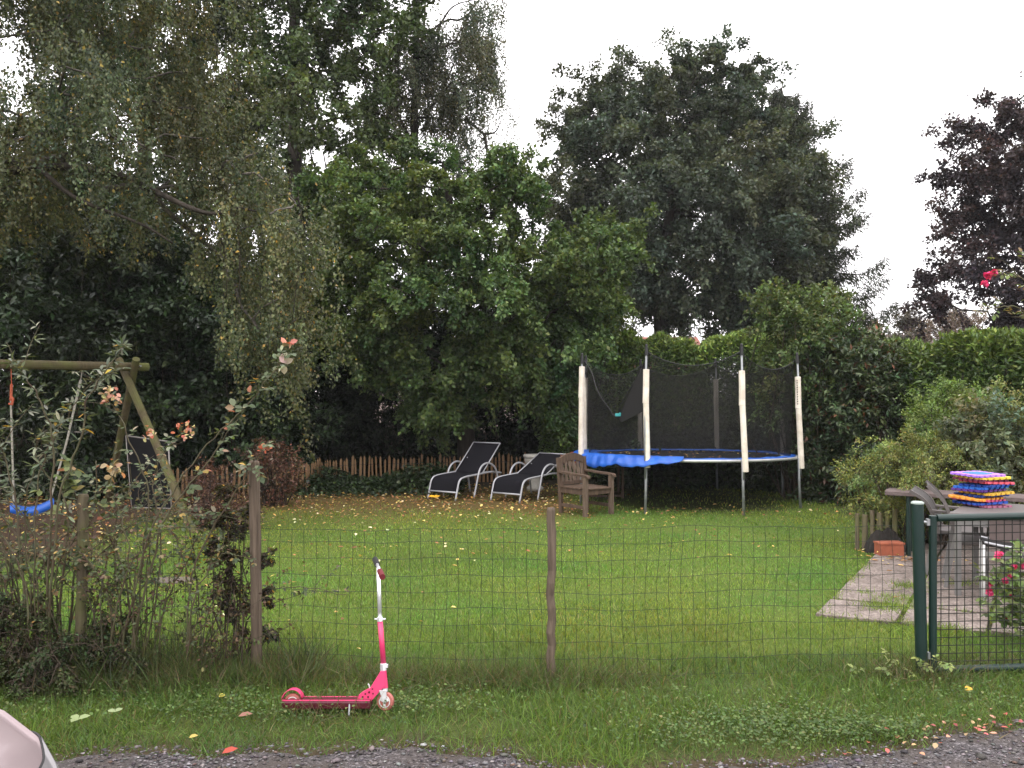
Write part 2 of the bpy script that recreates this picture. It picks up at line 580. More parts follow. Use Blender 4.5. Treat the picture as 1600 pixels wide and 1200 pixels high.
GREEN = np.array([0.110, 0.190, 0.030]); GREEN2 = np.array([0.175, 0.235, 0.042])
EARTH = np.array([0.060, 0.036, 0.022]); LITTER = np.array([0.125, 0.068, 0.028]); DARK = np.array([0.030, 0.026, 0.016])


def ground_col(x, y):
    k = np.clip(0.5 + 0.5 * wob(x, y, 1.7, 0), 0, 1)[..., None]
    c = GREEN * 0.62 * (1 - k) + GREEN2 * 0.62 * k
    lit = (z_litter(x, y) * 0.8)[..., None]
    c = c * (1 - lit) + LITTER * lit
    so = z_soil(x, y)[..., None]; c = c * (1 - so) + EARTH * so
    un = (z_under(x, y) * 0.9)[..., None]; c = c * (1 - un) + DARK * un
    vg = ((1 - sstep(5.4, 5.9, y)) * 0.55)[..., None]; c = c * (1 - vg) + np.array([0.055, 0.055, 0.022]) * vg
    pt = (in_patio(x, y, -0.02) * 0.85)[..., None]; c = c * (1 - pt) + np.array([0.045, 0.036, 0.024]) * pt
    e = (1 - sstep(0.0, 0.28, y - edge_y(x)))[..., None]; c = c * (1 - e) + np.array([0.075, 0.055, 0.036]) * e
    return c


def ground_z(x, y):
    return -0.006 + 0.006 * wob(x, y, 0.9, 3) * (np.hypot(x, y) < 60)


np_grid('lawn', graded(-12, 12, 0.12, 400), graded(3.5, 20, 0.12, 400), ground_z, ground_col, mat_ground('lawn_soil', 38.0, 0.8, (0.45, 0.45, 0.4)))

# gravel drive, its edge ragged against the verge
xs = graded(-5, 5, 0.05, 60)
rows = []
for k, t in enumerate(np.linspace(0, 1, 26)):
    y1 = edge_y(xs)
    y = y1 - (1 - t) ** 2 * (y1 + 30)
    rows.append([(float(xs[i]), float(y[i]), 0.010 if t < 1 else -0.01) for i in range(len(xs))])


def mat_gravel():
    m, nt, N, Lk, b = new_mat('gravel_chippings')
    tc = N.new('ShaderNodeTexCoord')
    vo = N.new('ShaderNodeTexVoronoi'); vo.inputs['Scale'].default_value = 85.0
    Lk.new(tc.outputs['Object'], vo.inputs['Vector'])
    nz = N.new('ShaderNodeTexNoise'); nz.inputs['Scale'].default_value = 2.2; nz.inputs['Detail'].default_value = 6
    Lk.new(tc.outputs['Object'], nz.inputs['Vector'])
    sp = N.new('ShaderNodeSeparateColor'); Lk.new(vo.outputs['Color'], sp.inputs['Color'])
    cr = N.new('ShaderNodeValToRGB')
    e = cr.color_ramp.elements
    e[0].position = 0.0; e[0].color = (0.026, 0.022, 0.022, 1); e[1].position = 1.0; e[1].color = (0.20, 0.18, 0.185, 1)
    e.new(0.72).color = (0.07, 0.06, 0.063, 1)
    Lk.new(sp.outputs[0], cr.inputs['Fac'])
    mx = N.new('ShaderNodeMixRGB'); mx.inputs['Color2'].default_value = (0.055, 0.042, 0.034, 1)
    r2 = N.new('ShaderNodeValToRGB'); r2.color_ramp.elements[0].position = 0.42; r2.color_ramp.elements[1].position = 0.62
    Lk.new(nz.outputs['Fac'], r2.inputs['Fac']); Lk.new(r2.outputs['Color'], mx.inputs['Fac']); Lk.new(cr.outputs['Color'], mx.inputs['Color1'])
    Lk.new(mx.outputs['Color'], b.inputs['Base Color'])
    b.inputs['Roughness'].default_value = 0.85
    bp = N.new('ShaderNodeBump'); bp.inputs['Strength'].default_value = 1.0; bp.inputs['Distance'].default_value = 0.012
    Lk.new(vo.outputs['Distance'], bp.inputs['Height']); bp.invert = True
    Lk.new(bp.outputs['Normal'], b.inputs['Normal'])
    return m


dr = MB().grid(rows).build('driveway', mat_gravel(), smooth=True); dr['kind'] = 'structure'


def pebbles(name, P0, S, C, mat):
    """Squashed irregular stones, one mesh."""
    n = len(P0)
    g = RNG
    dirs = np.array([[1, 0, 0], [0, 1, 0], [-1, 0, 0], [0, -1, 0], [0, 0, 0.7], [0, 0, -0.5], [.7, .7, .35], [-.7, .7, .35], [-.7, -.7, .35], [.7, -.7, .35]])
    F0 = np.array([[0, 6, 4], [6, 1, 4], [1, 7, 4], [7, 2, 4], [2, 8, 4], [8, 3, 4], [3, 9, 4], [9, 0, 4],
                   [0, 5, 1], [1, 5, 2], [2, 5, 3], [3, 5, 0], [0, 1, 6], [1, 2, 7], [2, 3, 8], [3, 0, 9]])
    ang = g.uniform(0, 6.28, n); ca, sa = np.cos(ang), np.sin(ang)
    D = dirs[None] * g.uniform(0.7, 1.2, (n, 10, 1)) * S[:, None, None]
    D = D * np.stack([np.ones(n), g.uniform(0.55, 1, n), g.uniform(0.45, 0.8, n)], 1)[:, None, :]
    X = D[:, :, 0] * ca[:, None] - D[:, :, 1] * sa[:, None]; Y = D[:, :, 0] * sa[:, None] + D[:, :, 1] * ca[:, None]
    V = (np.stack([X, Y, D[:, :, 2]], -1) + P0[:, None, :]).reshape(-1, 3)
    F = (np.arange(n)[:, None, None] * 10 + F0[None]).reshape(-1, 3)
    me = bpy.data.meshes.new(name)
    me.vertices.add(len(V)); me.vertices.foreach_set('co', V.astype(np.float32).ravel())
    me.loops.add(len(F) * 3); me.loops.foreach_set('vertex_index', F.astype(np.int32).ravel())
    me.polygons.add(len(F)); me.polygons.foreach_set('loop_start', np.arange(0, len(F) * 3, 3, dtype=np.int32))
    me.update(calc_edges=True)
    at = me.color_attributes.new('Col', 'FLOAT_COLOR', 'POINT')
    C4 = np.ones((n, 10, 4), np.float32); C4[:, :, :3] = C[:, None, :]
    at.data.foreach_set('color', C4.ravel())
    return link_mesh(name, me, mat)


n = 15000
px = RNG.uniform(-4.0, 4.2, n); py = edge_y(px) - RNG.gamma(1.3, 0.35, n) + 0.05
keep = RNG.random(n) < np.clip(0.75 + 0.5 * wob(px, py, 2.4, 7), 0.12, 1)
px, py = px[keep], py[keep]; n = len(px)
ps = 0.0035 + RNG.gamma(1.6, 0.0024, n)
pc = pick(RNG, [((0.055, 0.048, 0.05), 5), ((0.11, 0.10, 0.105), 4), ((0.22, 0.20, 0.205), 2), ((0.10, 0.07, 0.055), 1)], n, 0.25)
tag(pebbles('gravel', np.column_stack([px, py, 0.012 + ps * 0.15]), ps, pc, mat_leaf('stone_chip', 0.8, 0.3, 0)), kind='stuff')

# concrete patio of exposed-aggregate slabs
def mat_paver():
    m, nt, N, Lk, b = new_mat('aggregate_paver')
    tc = N.new('ShaderNodeTexCoord')
    vo = N.new('ShaderNodeTexVoronoi'); vo.inputs['Scale'].default_value = 70
    Lk.new(tc.outputs['Object'], vo.inputs['Vector'])
    sp = N.new('ShaderNodeSeparateColor'); Lk.new(vo.outputs['Color'], sp.inputs['Color'])
    cr = N.new('ShaderNodeValToRGB'); cr.color_ramp.elements[0].color = (0.115, 0.090, 0.078, 1); cr.color_ramp.elements[1].color = (0.29, 0.237, 0.208, 1)
    Lk.new(sp.outputs[0], cr.inputs['Fac'])
    nz = N.new('ShaderNodeTexNoise'); nz.inputs['Scale'].default_value = 3.0; nz.inputs['Detail'].default_value = 8; nz.inputs['Roughness'].default_value = 0.7
    Lk.new(tc.outputs['Object'], nz.inputs['Vector'])
    r2 = N.new('ShaderNodeValToRGB'); r2.color_ramp.elements[0].position = 0.35; r2.color_ramp.elements[0].color = (0.5, 0.47, 0.44, 1); r2.color_ramp.elements[1].position = 0.6; r2.color_ramp.elements[1].color = (1, 1, 1, 1)
    Lk.new(nz.outputs['Fac'], r2.inputs['Fac'])
    mu = N.new('ShaderNodeMixRGB'); mu.blend_type = 'MULTIPLY'; mu.inputs['Fac'].default_value = 1
    Lk.new(cr.outputs['Color'], mu.inputs['Color1']); Lk.new(r2.outputs['Color'], mu.inputs['Color2'])
    Lk.new(mu.outputs['Color'], b.inputs['Base Color']); b.inputs['Roughness'].default_value = 0.85
    bp = N.new('ShaderNodeBump'); bp.inputs['Strength'].default_value = 0.5; bp.inputs['Distance'].default_value = 0.006
    Lk.new(vo.outputs['Distance'], bp.inputs['Height']); Lk.new(bp.outputs['Normal'], b.inputs['Normal'])
    return m


pm = MB()
SL = 0.60
for i in range(7):
    for j in range(7):
        a = PO + E1 * (i * SL + random.uniform(0.004, 0.02)) + E2 * (j * SL + random.uniform(0.004, 0.02))
        b_ = a + E1 * (SL - random.uniform(0.025, 0.04)); c = b_ + E2 * (SL - random.uniform(0.025, 0.04)); d = a + E2 * (SL - random.uniform(0.025, 0.04))
        zt = 0.020 + random.uniform(-0.004, 0.004)
        pm.prism([tuple(a), tuple(d), tuple(c), tuple(b_)], -0.02, zt)
po = pm.build('patio', mat_paver(), bevel=0.006); po['kind'] = 'structure'

# ------------------------------------------------------------------ grass
def grass(name, x, y, h, w, pal, lean=0.35, kind='stuff', bend=0.35, jit=0.2, tint=None):
    n = len(x)
    p = np.column_stack([x, y, np.full(n, -0.012)])
    ax = np.column_stack([lean * RNG.standard_normal(n), lean * RNG.standard_normal(n), np.ones(n)])
    no = np.column_stack([RNG.standard_normal(n), RNG.standard_normal(n), 0.15 * np.ones(n)])
    o = leaves(name, p, ax, no, h, w, pick(RNG, pal, n, jit, tint), M['grass'], shape=3, bend=bend)
    return tag(o, kind=kind)


GP = [((0.145, 0.225, 0.038), 5), ((0.195, 0.268, 0.048), 4), ((0.098, 0.160, 0.031), 3), ((0.25, 0.235, 0.09), 1.0)]
bx, by, bh, bw = [], [], [], []
for y0, y1, dens, h, w in ((5.3, 6.6, 5200, 0.042, 0.0048), (6.6, 8.2, 3200, 0.036, 0.0058), (8.2, 10.2, 1900, 0.034, 0.0075), (10.2, 13.0, 1000, 0.034, 0.010), (13.0, 16.5, 420, 0.036, 0.013)):
    xw0, xw1 = -0.66 * y1 - 0.6, 0.66 * y1 + 0.6
    n = int((xw1 - xw0) * (y1 - y0) * dens)
    x = RNG.uniform(xw0, xw1, n); y = RNG.uniform(y0, y1, n)
    k = (1 - 0.88 * z_litter(x, y)) * (1 - 0.97 * z_soil(x, y)) * (1 - 0.9 * z_under(x, y)) * np.clip(0.9 + 0.35 * wob(x, y, 2.6, 1), 0.25, 1)
    ok = (RNG.random(n) < k) & ~(in_patio(x, y, -0.03) & ~(in_patio(x, y, 0.0) & ~in_patio(x + 0.05 * wob(x, y, 7.0, 1), y + 0.05 * wob(x, y, 7.0, 2), -0.07)))
    x, y = x[ok], y[ok]
    bx.append(x); by.append(y); bh.append(h * RNG.uniform(0.6, 1.3, len(x)) * (1 + 0.3 * wob(x, y, 3.0, 2))); bw.append(np.full(len(x), w))
bx, by, bh, bw = map(np.concatenate, (bx, by, bh, bw))
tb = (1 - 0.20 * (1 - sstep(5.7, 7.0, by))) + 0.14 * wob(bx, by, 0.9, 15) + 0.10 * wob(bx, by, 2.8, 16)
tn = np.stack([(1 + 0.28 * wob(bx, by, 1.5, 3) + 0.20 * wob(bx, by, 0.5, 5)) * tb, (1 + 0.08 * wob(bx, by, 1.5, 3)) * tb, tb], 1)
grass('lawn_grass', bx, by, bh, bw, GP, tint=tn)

# rough verge in front of the wire
n = 105000
x = RNG.uniform(-4.3, 4.4, n); y = RNG.uniform(4.0, 5.75, n)
e = y - edge_y(x)
k = np.clip((e + 0.10) / 0.26, 0, 1) * np.clip(0.75 + 0.5 * wob(x, y, 3.4, 8), 0.15, 1)
bare = np.exp(-(((x + 0.25) / 0.55) ** 2 + ((y - 4.5) / 0.16) ** 2))
ok = (RNG.random(n) < k * (1 - 0.8 * bare)) & ~in_patio(x, y, 0)
x, y = x[ok], y[ok]
ridge = np.exp(-((y - 5.28) / 0.22) ** 2)
h = (0.055 + 0.05 * ridge * (x < 0.6)) * RNG.uniform(0.5, 1.6, len(x)) * (1 + 0.45 * wob(x, y, 2.2, 4))
VP = [((0.080, 0.146, 0.028), 5), ((0.115, 0.182, 0.036), 4), ((0.055, 0.102, 0.024), 3), ((0.16, 0.14, 0.06), 1.0)]
tn = np.stack([1 + 0.22 * wob(x, y, 1.9, 9), 1 + 0.14 * wob(x, y, 1.9, 9), np.ones(len(x))], 1)
grass('verge_grass', x, y, np.clip(h, 0.02, 0.3), 0.0042, VP, lean=0.6, bend=0.5, tint=tn)

# long dry tufts along the foot of the wire
xs_, ys_ = [], []
for cx, cy, s, c in ((-1.95, 5.25, 0.22, 1500), (-1.45, 5.28, 0.20, 2600), (-1.95, 5.2, 0.15, 900), (-0.35, 5.25, 0.35, 1000), (0.05, 5.2, 0.30, 1000), (-2.55, 5.15, 0.3, 1300), (-1.05, 4.69, 0.22, 260), (0.45, 5.25, 0.3, 800), (2.45, 5.3, 0.25, 900), (-0.9, 5.3, 0.4, 600), (3.1, 5.5, 0.4, 500)):
    xs_.append(cx + s * RNG.standard_normal(c)); ys_.append(cy + 0.10 * RNG.standard_normal(c))
x, y = np.concatenate(xs_), np.concatenate(ys_)
grass('dry_grass', x, y, RNG.uniform(0.07, 0.22, len(x)), 0.0035, [((0.12, 0.09, 0.048), 2.5), ((0.085, 0.085, 0.034), 4), ((0.065, 0.105, 0.028), 6), ((0.22, 0.17, 0.10), 0.8)], lean=0.75, bend=0.6)

# tall weeds among the briars
n = 5200
x = RNG.uniform(-4.4, -1.2, n); y = 5.35 + 0.14 * RNG.standard_normal(n)
h = RNG.uniform(0.10, 0.38, n) * np.clip(0.8 + 0.5 * wob(x, y, 2.5, 11), 0.3, 1.3)
grass('tall_weeds', x, y, h, 0.005, [((0.050, 0.080, 0.024), 5), ((0.075, 0.100, 0.030), 3), ((0.10, 0.080, 0.042), 2), ((0.034, 0.050, 0.020), 2)], lean=0.5, bend=0.5)

# clover and broad weeds in the verge
def ground_leaves(name, x, y, z, L, W, pal, flat=0.35, shape=6, mat='leaf', jit=0.2):
    n = len(x)
    a = RNG.uniform(0, 6.283, n)
    ax = np.column_stack([np.cos(a), np.sin(a), flat * RNG.standard_normal(n) + 0.15])
    no = np.column_stack([0.3 * RNG.standard_normal(n), 0.3 * RNG.standard_normal(n), np.ones(n)])
    return leaves(name, np.column_stack([x, y, z]), ax, no, L, W, pick(RNG, pal, n, jit), M[mat], shape=shape)


xs_, ys_ = [], []
for cx, cy, sx, sy, c in ((1.45, 4.50, 0.30, 0.13, 800), (1.85, 4.42, 0.22, 0.08, 600), (0.95, 4.75, 0.5, 0.2, 400), (-1.55, 4.72, 0.25, 0.12, 700), (-0.55, 4.80, 0.25, 0.10, 500), (1.1, 4.35, 0.35, 0.10, 600), (-2.7, 4.9, 0.5, 0.2, 400), (2.6, 4.9, 0.3, 0.15, 300)):
    xs_.append(cx + sx * RNG.standard_normal(c)); ys_.append(cy + sy * RNG.standard_normal(c))
x, y = np.concatenate(xs_), np.concatenate(ys_); ok = (y > edge_y(x) + 0.02); x, y = x[ok], y[ok]
tag(ground_leaves('clover', x, y, RNG.uniform(0.02, 0.075, len(x)), RNG.uniform(0.012, 0.024, len(x)), RNG.uniform(0.011, 0.020, len(x)),
                  [((0.070, 0.120, 0.030), 5), ((0.10, 0.150, 0.038), 3), ((0.050, 0.085, 0.024), 3), ((0.13, 0.15, 0.05), 1)]), kind='stuff')

# weeds in the joints of the patio
xs_, ys_ = [], []
for cu, cv, s, c in ((1386, 952, 0.11, 1100), (1402, 940, 0.09, 600), (1422, 920, 0.08, 500), (1500, 915, 0.08, 250), (1478, 990, 0.10, 350), (1445, 990, 0.12, 400), (1350, 930, 0.05, 120)):
    g = G(cu, cv); xs_.append(g.x + s * RNG.standard_normal(c)); ys_.append(g.y + s * 0.8 * RNG.standard_normal(c))
for e_, f_, ln_, cnt in ((E1, E2, 2.6, 700), (E2, E1, 1.6, 420)):
    s_ = ln_ * RNG.random(cnt); s_ = s_[np.sin(9 * s_ + 1) + 0.6 * np.sin(23 * s_) > -0.3]
    q_ = PO[None] + e_[None] * s_[:, None] + f_[None] * np.abs(0.035 * RNG.standard_normal(len(s_)))[:, None]
    xs_.append(q_[:, 0]); ys_.append(q_[:, 1])
for j_ in (1, 2):
    s_ = 2.4 * RNG.random(420); s_ = s_[np.sin(7 * s_ + 2 * j_) > 0.1]
    q_ = PO[None] + E1[None] * (SL * j_) + E2[None] * s_[:, None] + 0.012 * RNG.standard_normal((len(s_), 2)); xs_.append(q_[:, 0]); ys_.append(q_[:, 1])
    q_ = PO[None] + E2[None] * (SL * j_) + E1[None] * s_[:, None] + 0.012 * RNG.standard_normal((len(s_), 2)); xs_.append(q_[:, 0]); ys_.append(q_[:, 1])
x, y = np.concatenate(xs_), np.concatenate(ys_)
grass('joint_weeds', x, y, RNG.uniform(0.04, 0.10, len(x)), 0.006, GP, lean=0.8)

# fallen leaves
n = 9000
x = RNG.uniform(-9, 3.0, n); y = RNG.uniform(9.0, 16.5, n)
ok = RNG.random(n) < np.clip(0.75 * z_litter(x, y) + 0.35 * z_soil(x, y) + 0.02, 0, 1); x, y = x[ok], y[ok]
x2 = RNG.uniform(-5, 5, 900); y2 = 5.6 + 8.0 * RNG.beta(1.7, 1.2, 900); kk = RNG.random(900) < np.clip(0.25 + 0.55 * wob(x2, y2, 1.3, 13) + 0.10 * (y2 - 9) - 0.06 * x2, 0.02, 0.8); x2, y2 = x2[kk], y2[kk]
x3 = RNG.normal(2.4, 0.4, 60); y3 = edge_y(x3) + RNG.normal(0.02, 0.09, 60)
x4 = RNG.normal(2.0, 3.0, 120); y4 = 12.55 + 0.2 * RNG.standard_normal(120)
LP = [((0.62, 0.47, 0.16), 3), ((0.55, 0.36, 0.12), 3), ((0.42, 0.22, 0.09), 4), ((0.24, 0.12, 0.055), 7), ((0.62, 0.55, 0.33), 2)]
x5 = RNG.normal(4.1, 0.25, 70); y5 = 9.05 + RNG.normal(0, 0.18, 70) - 0.4 * (x5 - 4.1)
X = np.concatenate([x, x2, x4, x5]); Y = np.concatenate([y, y2, y4, y5])
tag(ground_leaves('fallen_leaves', X, Y, RNG.uniform(0.012, 0.05, len(X)), RNG.uniform(0.022, 0.07, len(X)), RNG.uniform(0.016, 0.045, len(X)), LP, flat=0.25, mat='leaf_dull'), kind='stuff')
tag(ground_leaves('fallen_petals', x3, y3, RNG.uniform(0.02, 0.03, len(x3)), RNG.uniform(0.02, 0.04, len(x3)), RNG.uniform(0.015, 0.03, len(x3)),
                  [((0.50, 0.14, 0.13), 3), ((0.55, 0.30, 0.20), 3), ((0.45, 0.30, 0.17), 2)], flat=0.2, mat='petal'), kind='stuff')

# single leaves one can point at
def one_leaf(label, u, v, L, W, c, ang, n_=1, z=0.03, name='fallen_leaf'):
    g = G(u, v)
    a = np.array([ang + 2.0 * i for i in range(n_)])
    ax = np.column_stack([np.cos(a), np.sin(a), 0.25 + 0 * a]); no = np.tile([0.05, -0.25, 1.0], (n_, 1))
    p = np.tile([g.x, g.y, z], (n_, 1))
    o = leaves(name, p, ax, no, np.full(n_, L), np.full(n_, W), np.tile(c, (n_, 1)), M['leaf_dull'], shape=6, fold=0.12)
    tag(o, label, 'leaf', 'loose leaves lying near the drive')


one_leaf('orange red fallen leaf lying on the gravel at the drive edge', 347, 1187, 0.075, 0.045, (0.36, 0.07, 0.05), 0.5)
one_leaf('pale green sprig of three leaflets in the verge beside the car', 122, 1142, 0.06, 0.042, (0.24, 0.29, 0.14), 0.6, 3, 0.06, 'leaf_sprig')
one_leaf('smaller pale green pair of leaflets right of the three leaf sprig', 180, 1130, 0.045, 0.034, (0.24, 0.29, 0.15), 1.0, 2, 0.06, 'leaf_sprig')
one_leaf('round yellow leaf in the verge below the green gate', 1509, 1092, 0.05, 0.045, (0.55, 0.32, 0.05), 0.4, 1, 0.05)
one_leaf('pale yellow leaf in the verge below the rose canes', 341, 1103, 0.04, 0.04, (0.42, 0.36, 0.08), 0.4, 1, 0.05)
one_leaf('brown withered leaf in the verge left of the scooter', 372, 1134, 0.075, 0.04, (0.26, 0.13, 0.10), 0.1, 1, 0.05)
one_leaf('small yellow leaf at the edge of the gravel', 295, 1162, 0.045, 0.03, (0.42, 0.33, 0.10), 0.3)
one_leaf('big golden leaf standing up under the left lounger', 681, 782, 0.13, 0.10, (0.75, 0.40, 0.03), 1.2, 2, 0.05)
# =================================================================== TREES
def tp(*uvY):
    return [P(*q) for q in uvY]


def root(u, Y):
    return Vector(((u - 800) * Y / FPX, Y, -0.05))


OAK = [((0.066, 0.106, 0.034), 5), ((0.088, 0.135, 0.040), 4), ((0.046, 0.078, 0.028), 3), ((0.125, 0.165, 0.048), 1.4)]
OAKFAR = [((0.060, 0.078, 0.050), 5), ((0.074, 0.094, 0.058), 3), ((0.044, 0.060, 0.040), 3)]
BIRCH = [((0.086, 0.102, 0.048), 5), ((0.114, 0.128, 0.062), 4), ((0.060, 0.076, 0.038), 3), ((0.34, 0.24, 0.06), 0.16), ((0.17, 0.14, 0.055), 0.4)]
BIRCHFAR = [((0.085, 0.098, 0.060), 5), ((0.105, 0.115, 0.070), 3), ((0.062, 0.074, 0.048), 2), ((0.16, 0.13, 0.06), 0.3)]
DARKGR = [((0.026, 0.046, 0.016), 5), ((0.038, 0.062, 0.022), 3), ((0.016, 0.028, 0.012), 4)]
LAUREL = [((0.085, 0.145, 0.036), 4), ((0.125, 0.200, 0.045), 3), ((0.055, 0.100, 0.030), 3), ((0.18, 0.25, 0.06), 1.2)]

# weeping birch over the swing
wb = tree('weeping_birch', 'weeping birch with small olive leaves hanging over the swing', 'tree',
          [root(-170, 11.0)] + tp((-165, 400, 11.0), (-140, 200, 11.0), (-60, 60, 10.8), (60, -120, 10.6)), 0.17,
          [(-330, -260), (310, -260), (350, -40), (355, 90), (378, 190), (440, 262), (495, 330), (505, 430), (488, 540), (430, 575), (385, 520), (350, 470), (318, 400), (322, 345), (315, 312), (268, 295), (255, 310), (150, 300), (40, 310), (-60, 330), (-300, 300)],
          10.5, 1.7, 230, 0.40, 230000, 0.044, 0.030, BIRCH, 11, bark='bark_birch',
          holes=[(297, 345, 42), (296, 308, 30), (25, 90, 46), (15, 45, 46), (55, 125, 30), (190, 258, 20), (285, 90, 20), (190, 20, 14), (95, 60, 14)],
          droop=0.72, twigs=12, tl=(0.7, 2.0), spread=0.10, out=0.3, up=0.0, hang=0.1, org=0.5)
# low curtain of the same birch: a second crown hung from its long right-hand limb
rng = np.random.default_rng(31)
lim = MB()
lim.tube(arc_pts(tp((-150, 300, 11.0), (60, 262, 10.3), (180, 272, 9.9), (250, 303, 9.65), (300, 326, 9.6), (335, 334, 9.7), (370, 325, 9.9), (400, 330, 10.2)), 5), [0.052 - 0.0012 * i for i in range(36)], 7)
lim.tube(arc_pts(tp((60, 262, 9.8), (120, 310, 9.6), (220, 350, 9.6), (270, 380, 9.7)), 5), [0.03 - 0.0013 * i for i in range(16)], 6)
for k in range(14):
    u0 = rng.uniform(330, 480); v0 = rng.uniform(290, 380); l = rng.uniform(120, 210); y0 = rng.uniform(9.7, 10.7)
    lim.tube(arc_pts(tp((u0, v0, y0), (u0 + 8, v0 + l * 0.4, y0), (u0 + 12 * rng.uniform(-1, 1), v0 + l, y0)), 3), 0.004, 4)
lim.build('limb', M['bark'], wb, smooth=True)

TREES = 'trees behind the garden'
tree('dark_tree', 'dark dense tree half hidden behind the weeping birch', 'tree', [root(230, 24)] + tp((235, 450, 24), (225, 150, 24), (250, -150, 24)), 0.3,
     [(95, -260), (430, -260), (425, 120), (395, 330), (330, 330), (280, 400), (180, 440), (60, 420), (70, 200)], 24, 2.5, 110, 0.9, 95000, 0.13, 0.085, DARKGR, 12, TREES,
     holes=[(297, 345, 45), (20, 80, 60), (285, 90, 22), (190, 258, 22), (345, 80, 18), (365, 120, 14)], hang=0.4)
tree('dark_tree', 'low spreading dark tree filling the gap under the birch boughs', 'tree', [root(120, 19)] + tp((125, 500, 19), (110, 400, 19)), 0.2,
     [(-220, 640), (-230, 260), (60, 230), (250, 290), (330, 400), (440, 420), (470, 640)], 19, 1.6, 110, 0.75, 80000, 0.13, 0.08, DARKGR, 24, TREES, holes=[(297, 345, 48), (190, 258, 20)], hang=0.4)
tree('tall_oak', 'tall dark oak with straight trunk left of the drooping birch', 'tree', [root(470, 21)] + tp((468, 500, 21), (462, 290, 21), (458, 120, 21), (464, -60, 21), (470, -230, 21)), 0.24,
     [(385, -260), (640, -260), (640, -60), (655, 50), (600, 110), (590, 190), (640, 240), (600, 330), (520, 400), (400, 400), (380, 280), (372, 150), (400, 60)], 21, 2.3, 120, 0.66, 90000, 0.11, 0.075,
     [((0.058, 0.086, 0.032), 5), ((0.074, 0.108, 0.038), 3), ((0.042, 0.064, 0.026), 3)], 13, TREES,
     holes=[(520, 135, 22), (420, 25, 15), (425, 65, 13), (508, 165, 15), (520, 245, 20), (450, 175, 12), (430, 280, 10), (595, 40, 13), (580, 45, 12)], hang=0.4)
b2 = tree('drooping_birch', 'slender drooping birch with bare top twigs against the sky', 'tree', [root(668, 22)] + tp((662, 480, 22), (648, 250, 22), (650, 100, 22), (655, -40, 22)), 0.16,
          [(600, 60), (640, 40), (680, 30), (720, 15), (745, -40), (775, -60), (778, 60), (776, 110), (760, 150), (745, 165), (735, 220), (722, 265), (690, 262), (690, 200), (660, 190), (640, 230), (590, 240), (580, 140)], 22, 1.4, 100, 0.42, 46000, 0.062, 0.045, BIRCHFAR, 14, TREES, bark='bark',
          holes=[(626, 165, 14), (620, 205, 16), (655, 120, 9), (700, 90, 8)], droop=0.72, twigs=9, tl=(0.8, 2.4), out=0.3, up=0, spread=0.12, hang=0.1)
tw = MB()
rng = np.random.default_rng(5)
for pts in (((652, 110, 22), (665, 85, 22), (690, 35, 21.8), (712, 8, 21.7), (760, -4, 21.6)), ((650, 60, 22), (648, 10, 22), (650, -60, 22)), ((655, 90, 22), (664, 20, 22), (660, -40, 22)),
            ((640, 215, 22), (622, 180, 22), (610, 152, 22)), ((728, 185, 22), (745, 200, 21.8), (757, 209, 21.8), (775, 205, 21.7), (783, 185, 21.7)), ((757, 209, 21.8), (762, 235, 21.8), (775, 255, 21.8)),
            ((662, 180, 22), (680, 160, 22), (705, 110, 22), (722, 60, 22))):
    q = arc_pts(tp(*pts), 5)
    tw.tube(q, [0.05 - 0.042 * i / (len(q) - 1) for i in range(len(q))], 5)
tw.build('twig', M['bark'], b2, smooth=True)
# tassels of the drooping birch out in the open sky
n = 1500
cs = np.array([P(*q) for q in ((770, 145, 22), (775, 165, 22), (766, 225, 22), (775, 250, 22), (757, 215, 22), (800, 192, 21.7), (750, 235, 22))])
ci = RNG.integers(0, len(cs), n)
pp = cs[ci] + RNG.standard_normal((n, 3)) * np.array([0.14, 0.2, 0.32])
leaves('tassel', pp, RNG.standard_normal((n, 3)) + [0, 0, -1], RNG.standard_normal((n, 3)), 0.055, 0.04, pick(RNG, BIRCHFAR, n), M['leaf'], b2)

tree('garden_oak', 'broad green oak with low boughs reaching down over the loungers', 'tree',
     [root(730, 17.2)] + tp((728, 640, 17.2), (735, 540, 17.0), (715, 420, 16.8), (700, 300, 16.6)), 0.20,
     [(500, 330), (470, 300), (500, 270), (560, 255), (620, 225), (680, 222), (716, 262), (752, 268), (770, 235), (842, 262), (850, 330), (835, 372), (880, 380), (915, 350), (975, 362), (992, 400), (960, 440), (975, 490), (925, 515), (900, 545), (885, 600), (858, 655), (815, 650), (790, 610), (765, 590), (725, 640), (700, 665), (660, 660), (615, 620), (600, 575), (540, 590), (520, 560), (500, 480)],
     16.3, 1.6, 215, 0.40, 150000, 0.085, 0.058, OAK, 15, extra=None,
     holes=[(632, 460, 9), (705, 445, 10), (725, 440, 10), (590, 520, 16), (650, 500, 13), (680, 545, 13), (810, 420, 9), (715, 520, 10), (875, 455, 12), (770, 500, 10), (560, 480, 12)], hang=0.5, ctint=0.2, twigs=8)
tree('small_oak', 'young oak with bright leaves between the garden oak and the far oak', 'tree',
     [root(930, 18)] + tp((925, 560, 18), (915, 450, 18)), 0.09,
     [(880, 400), (930, 350), (985, 375), (990, 420), (950, 460), (970, 490), (930, 520), (900, 560), (870, 540), (860, 450)], 18, 0.9, 30, 0.38, 20000, 0.085, 0.058, OAK, 16, TREES, hang=0.5)
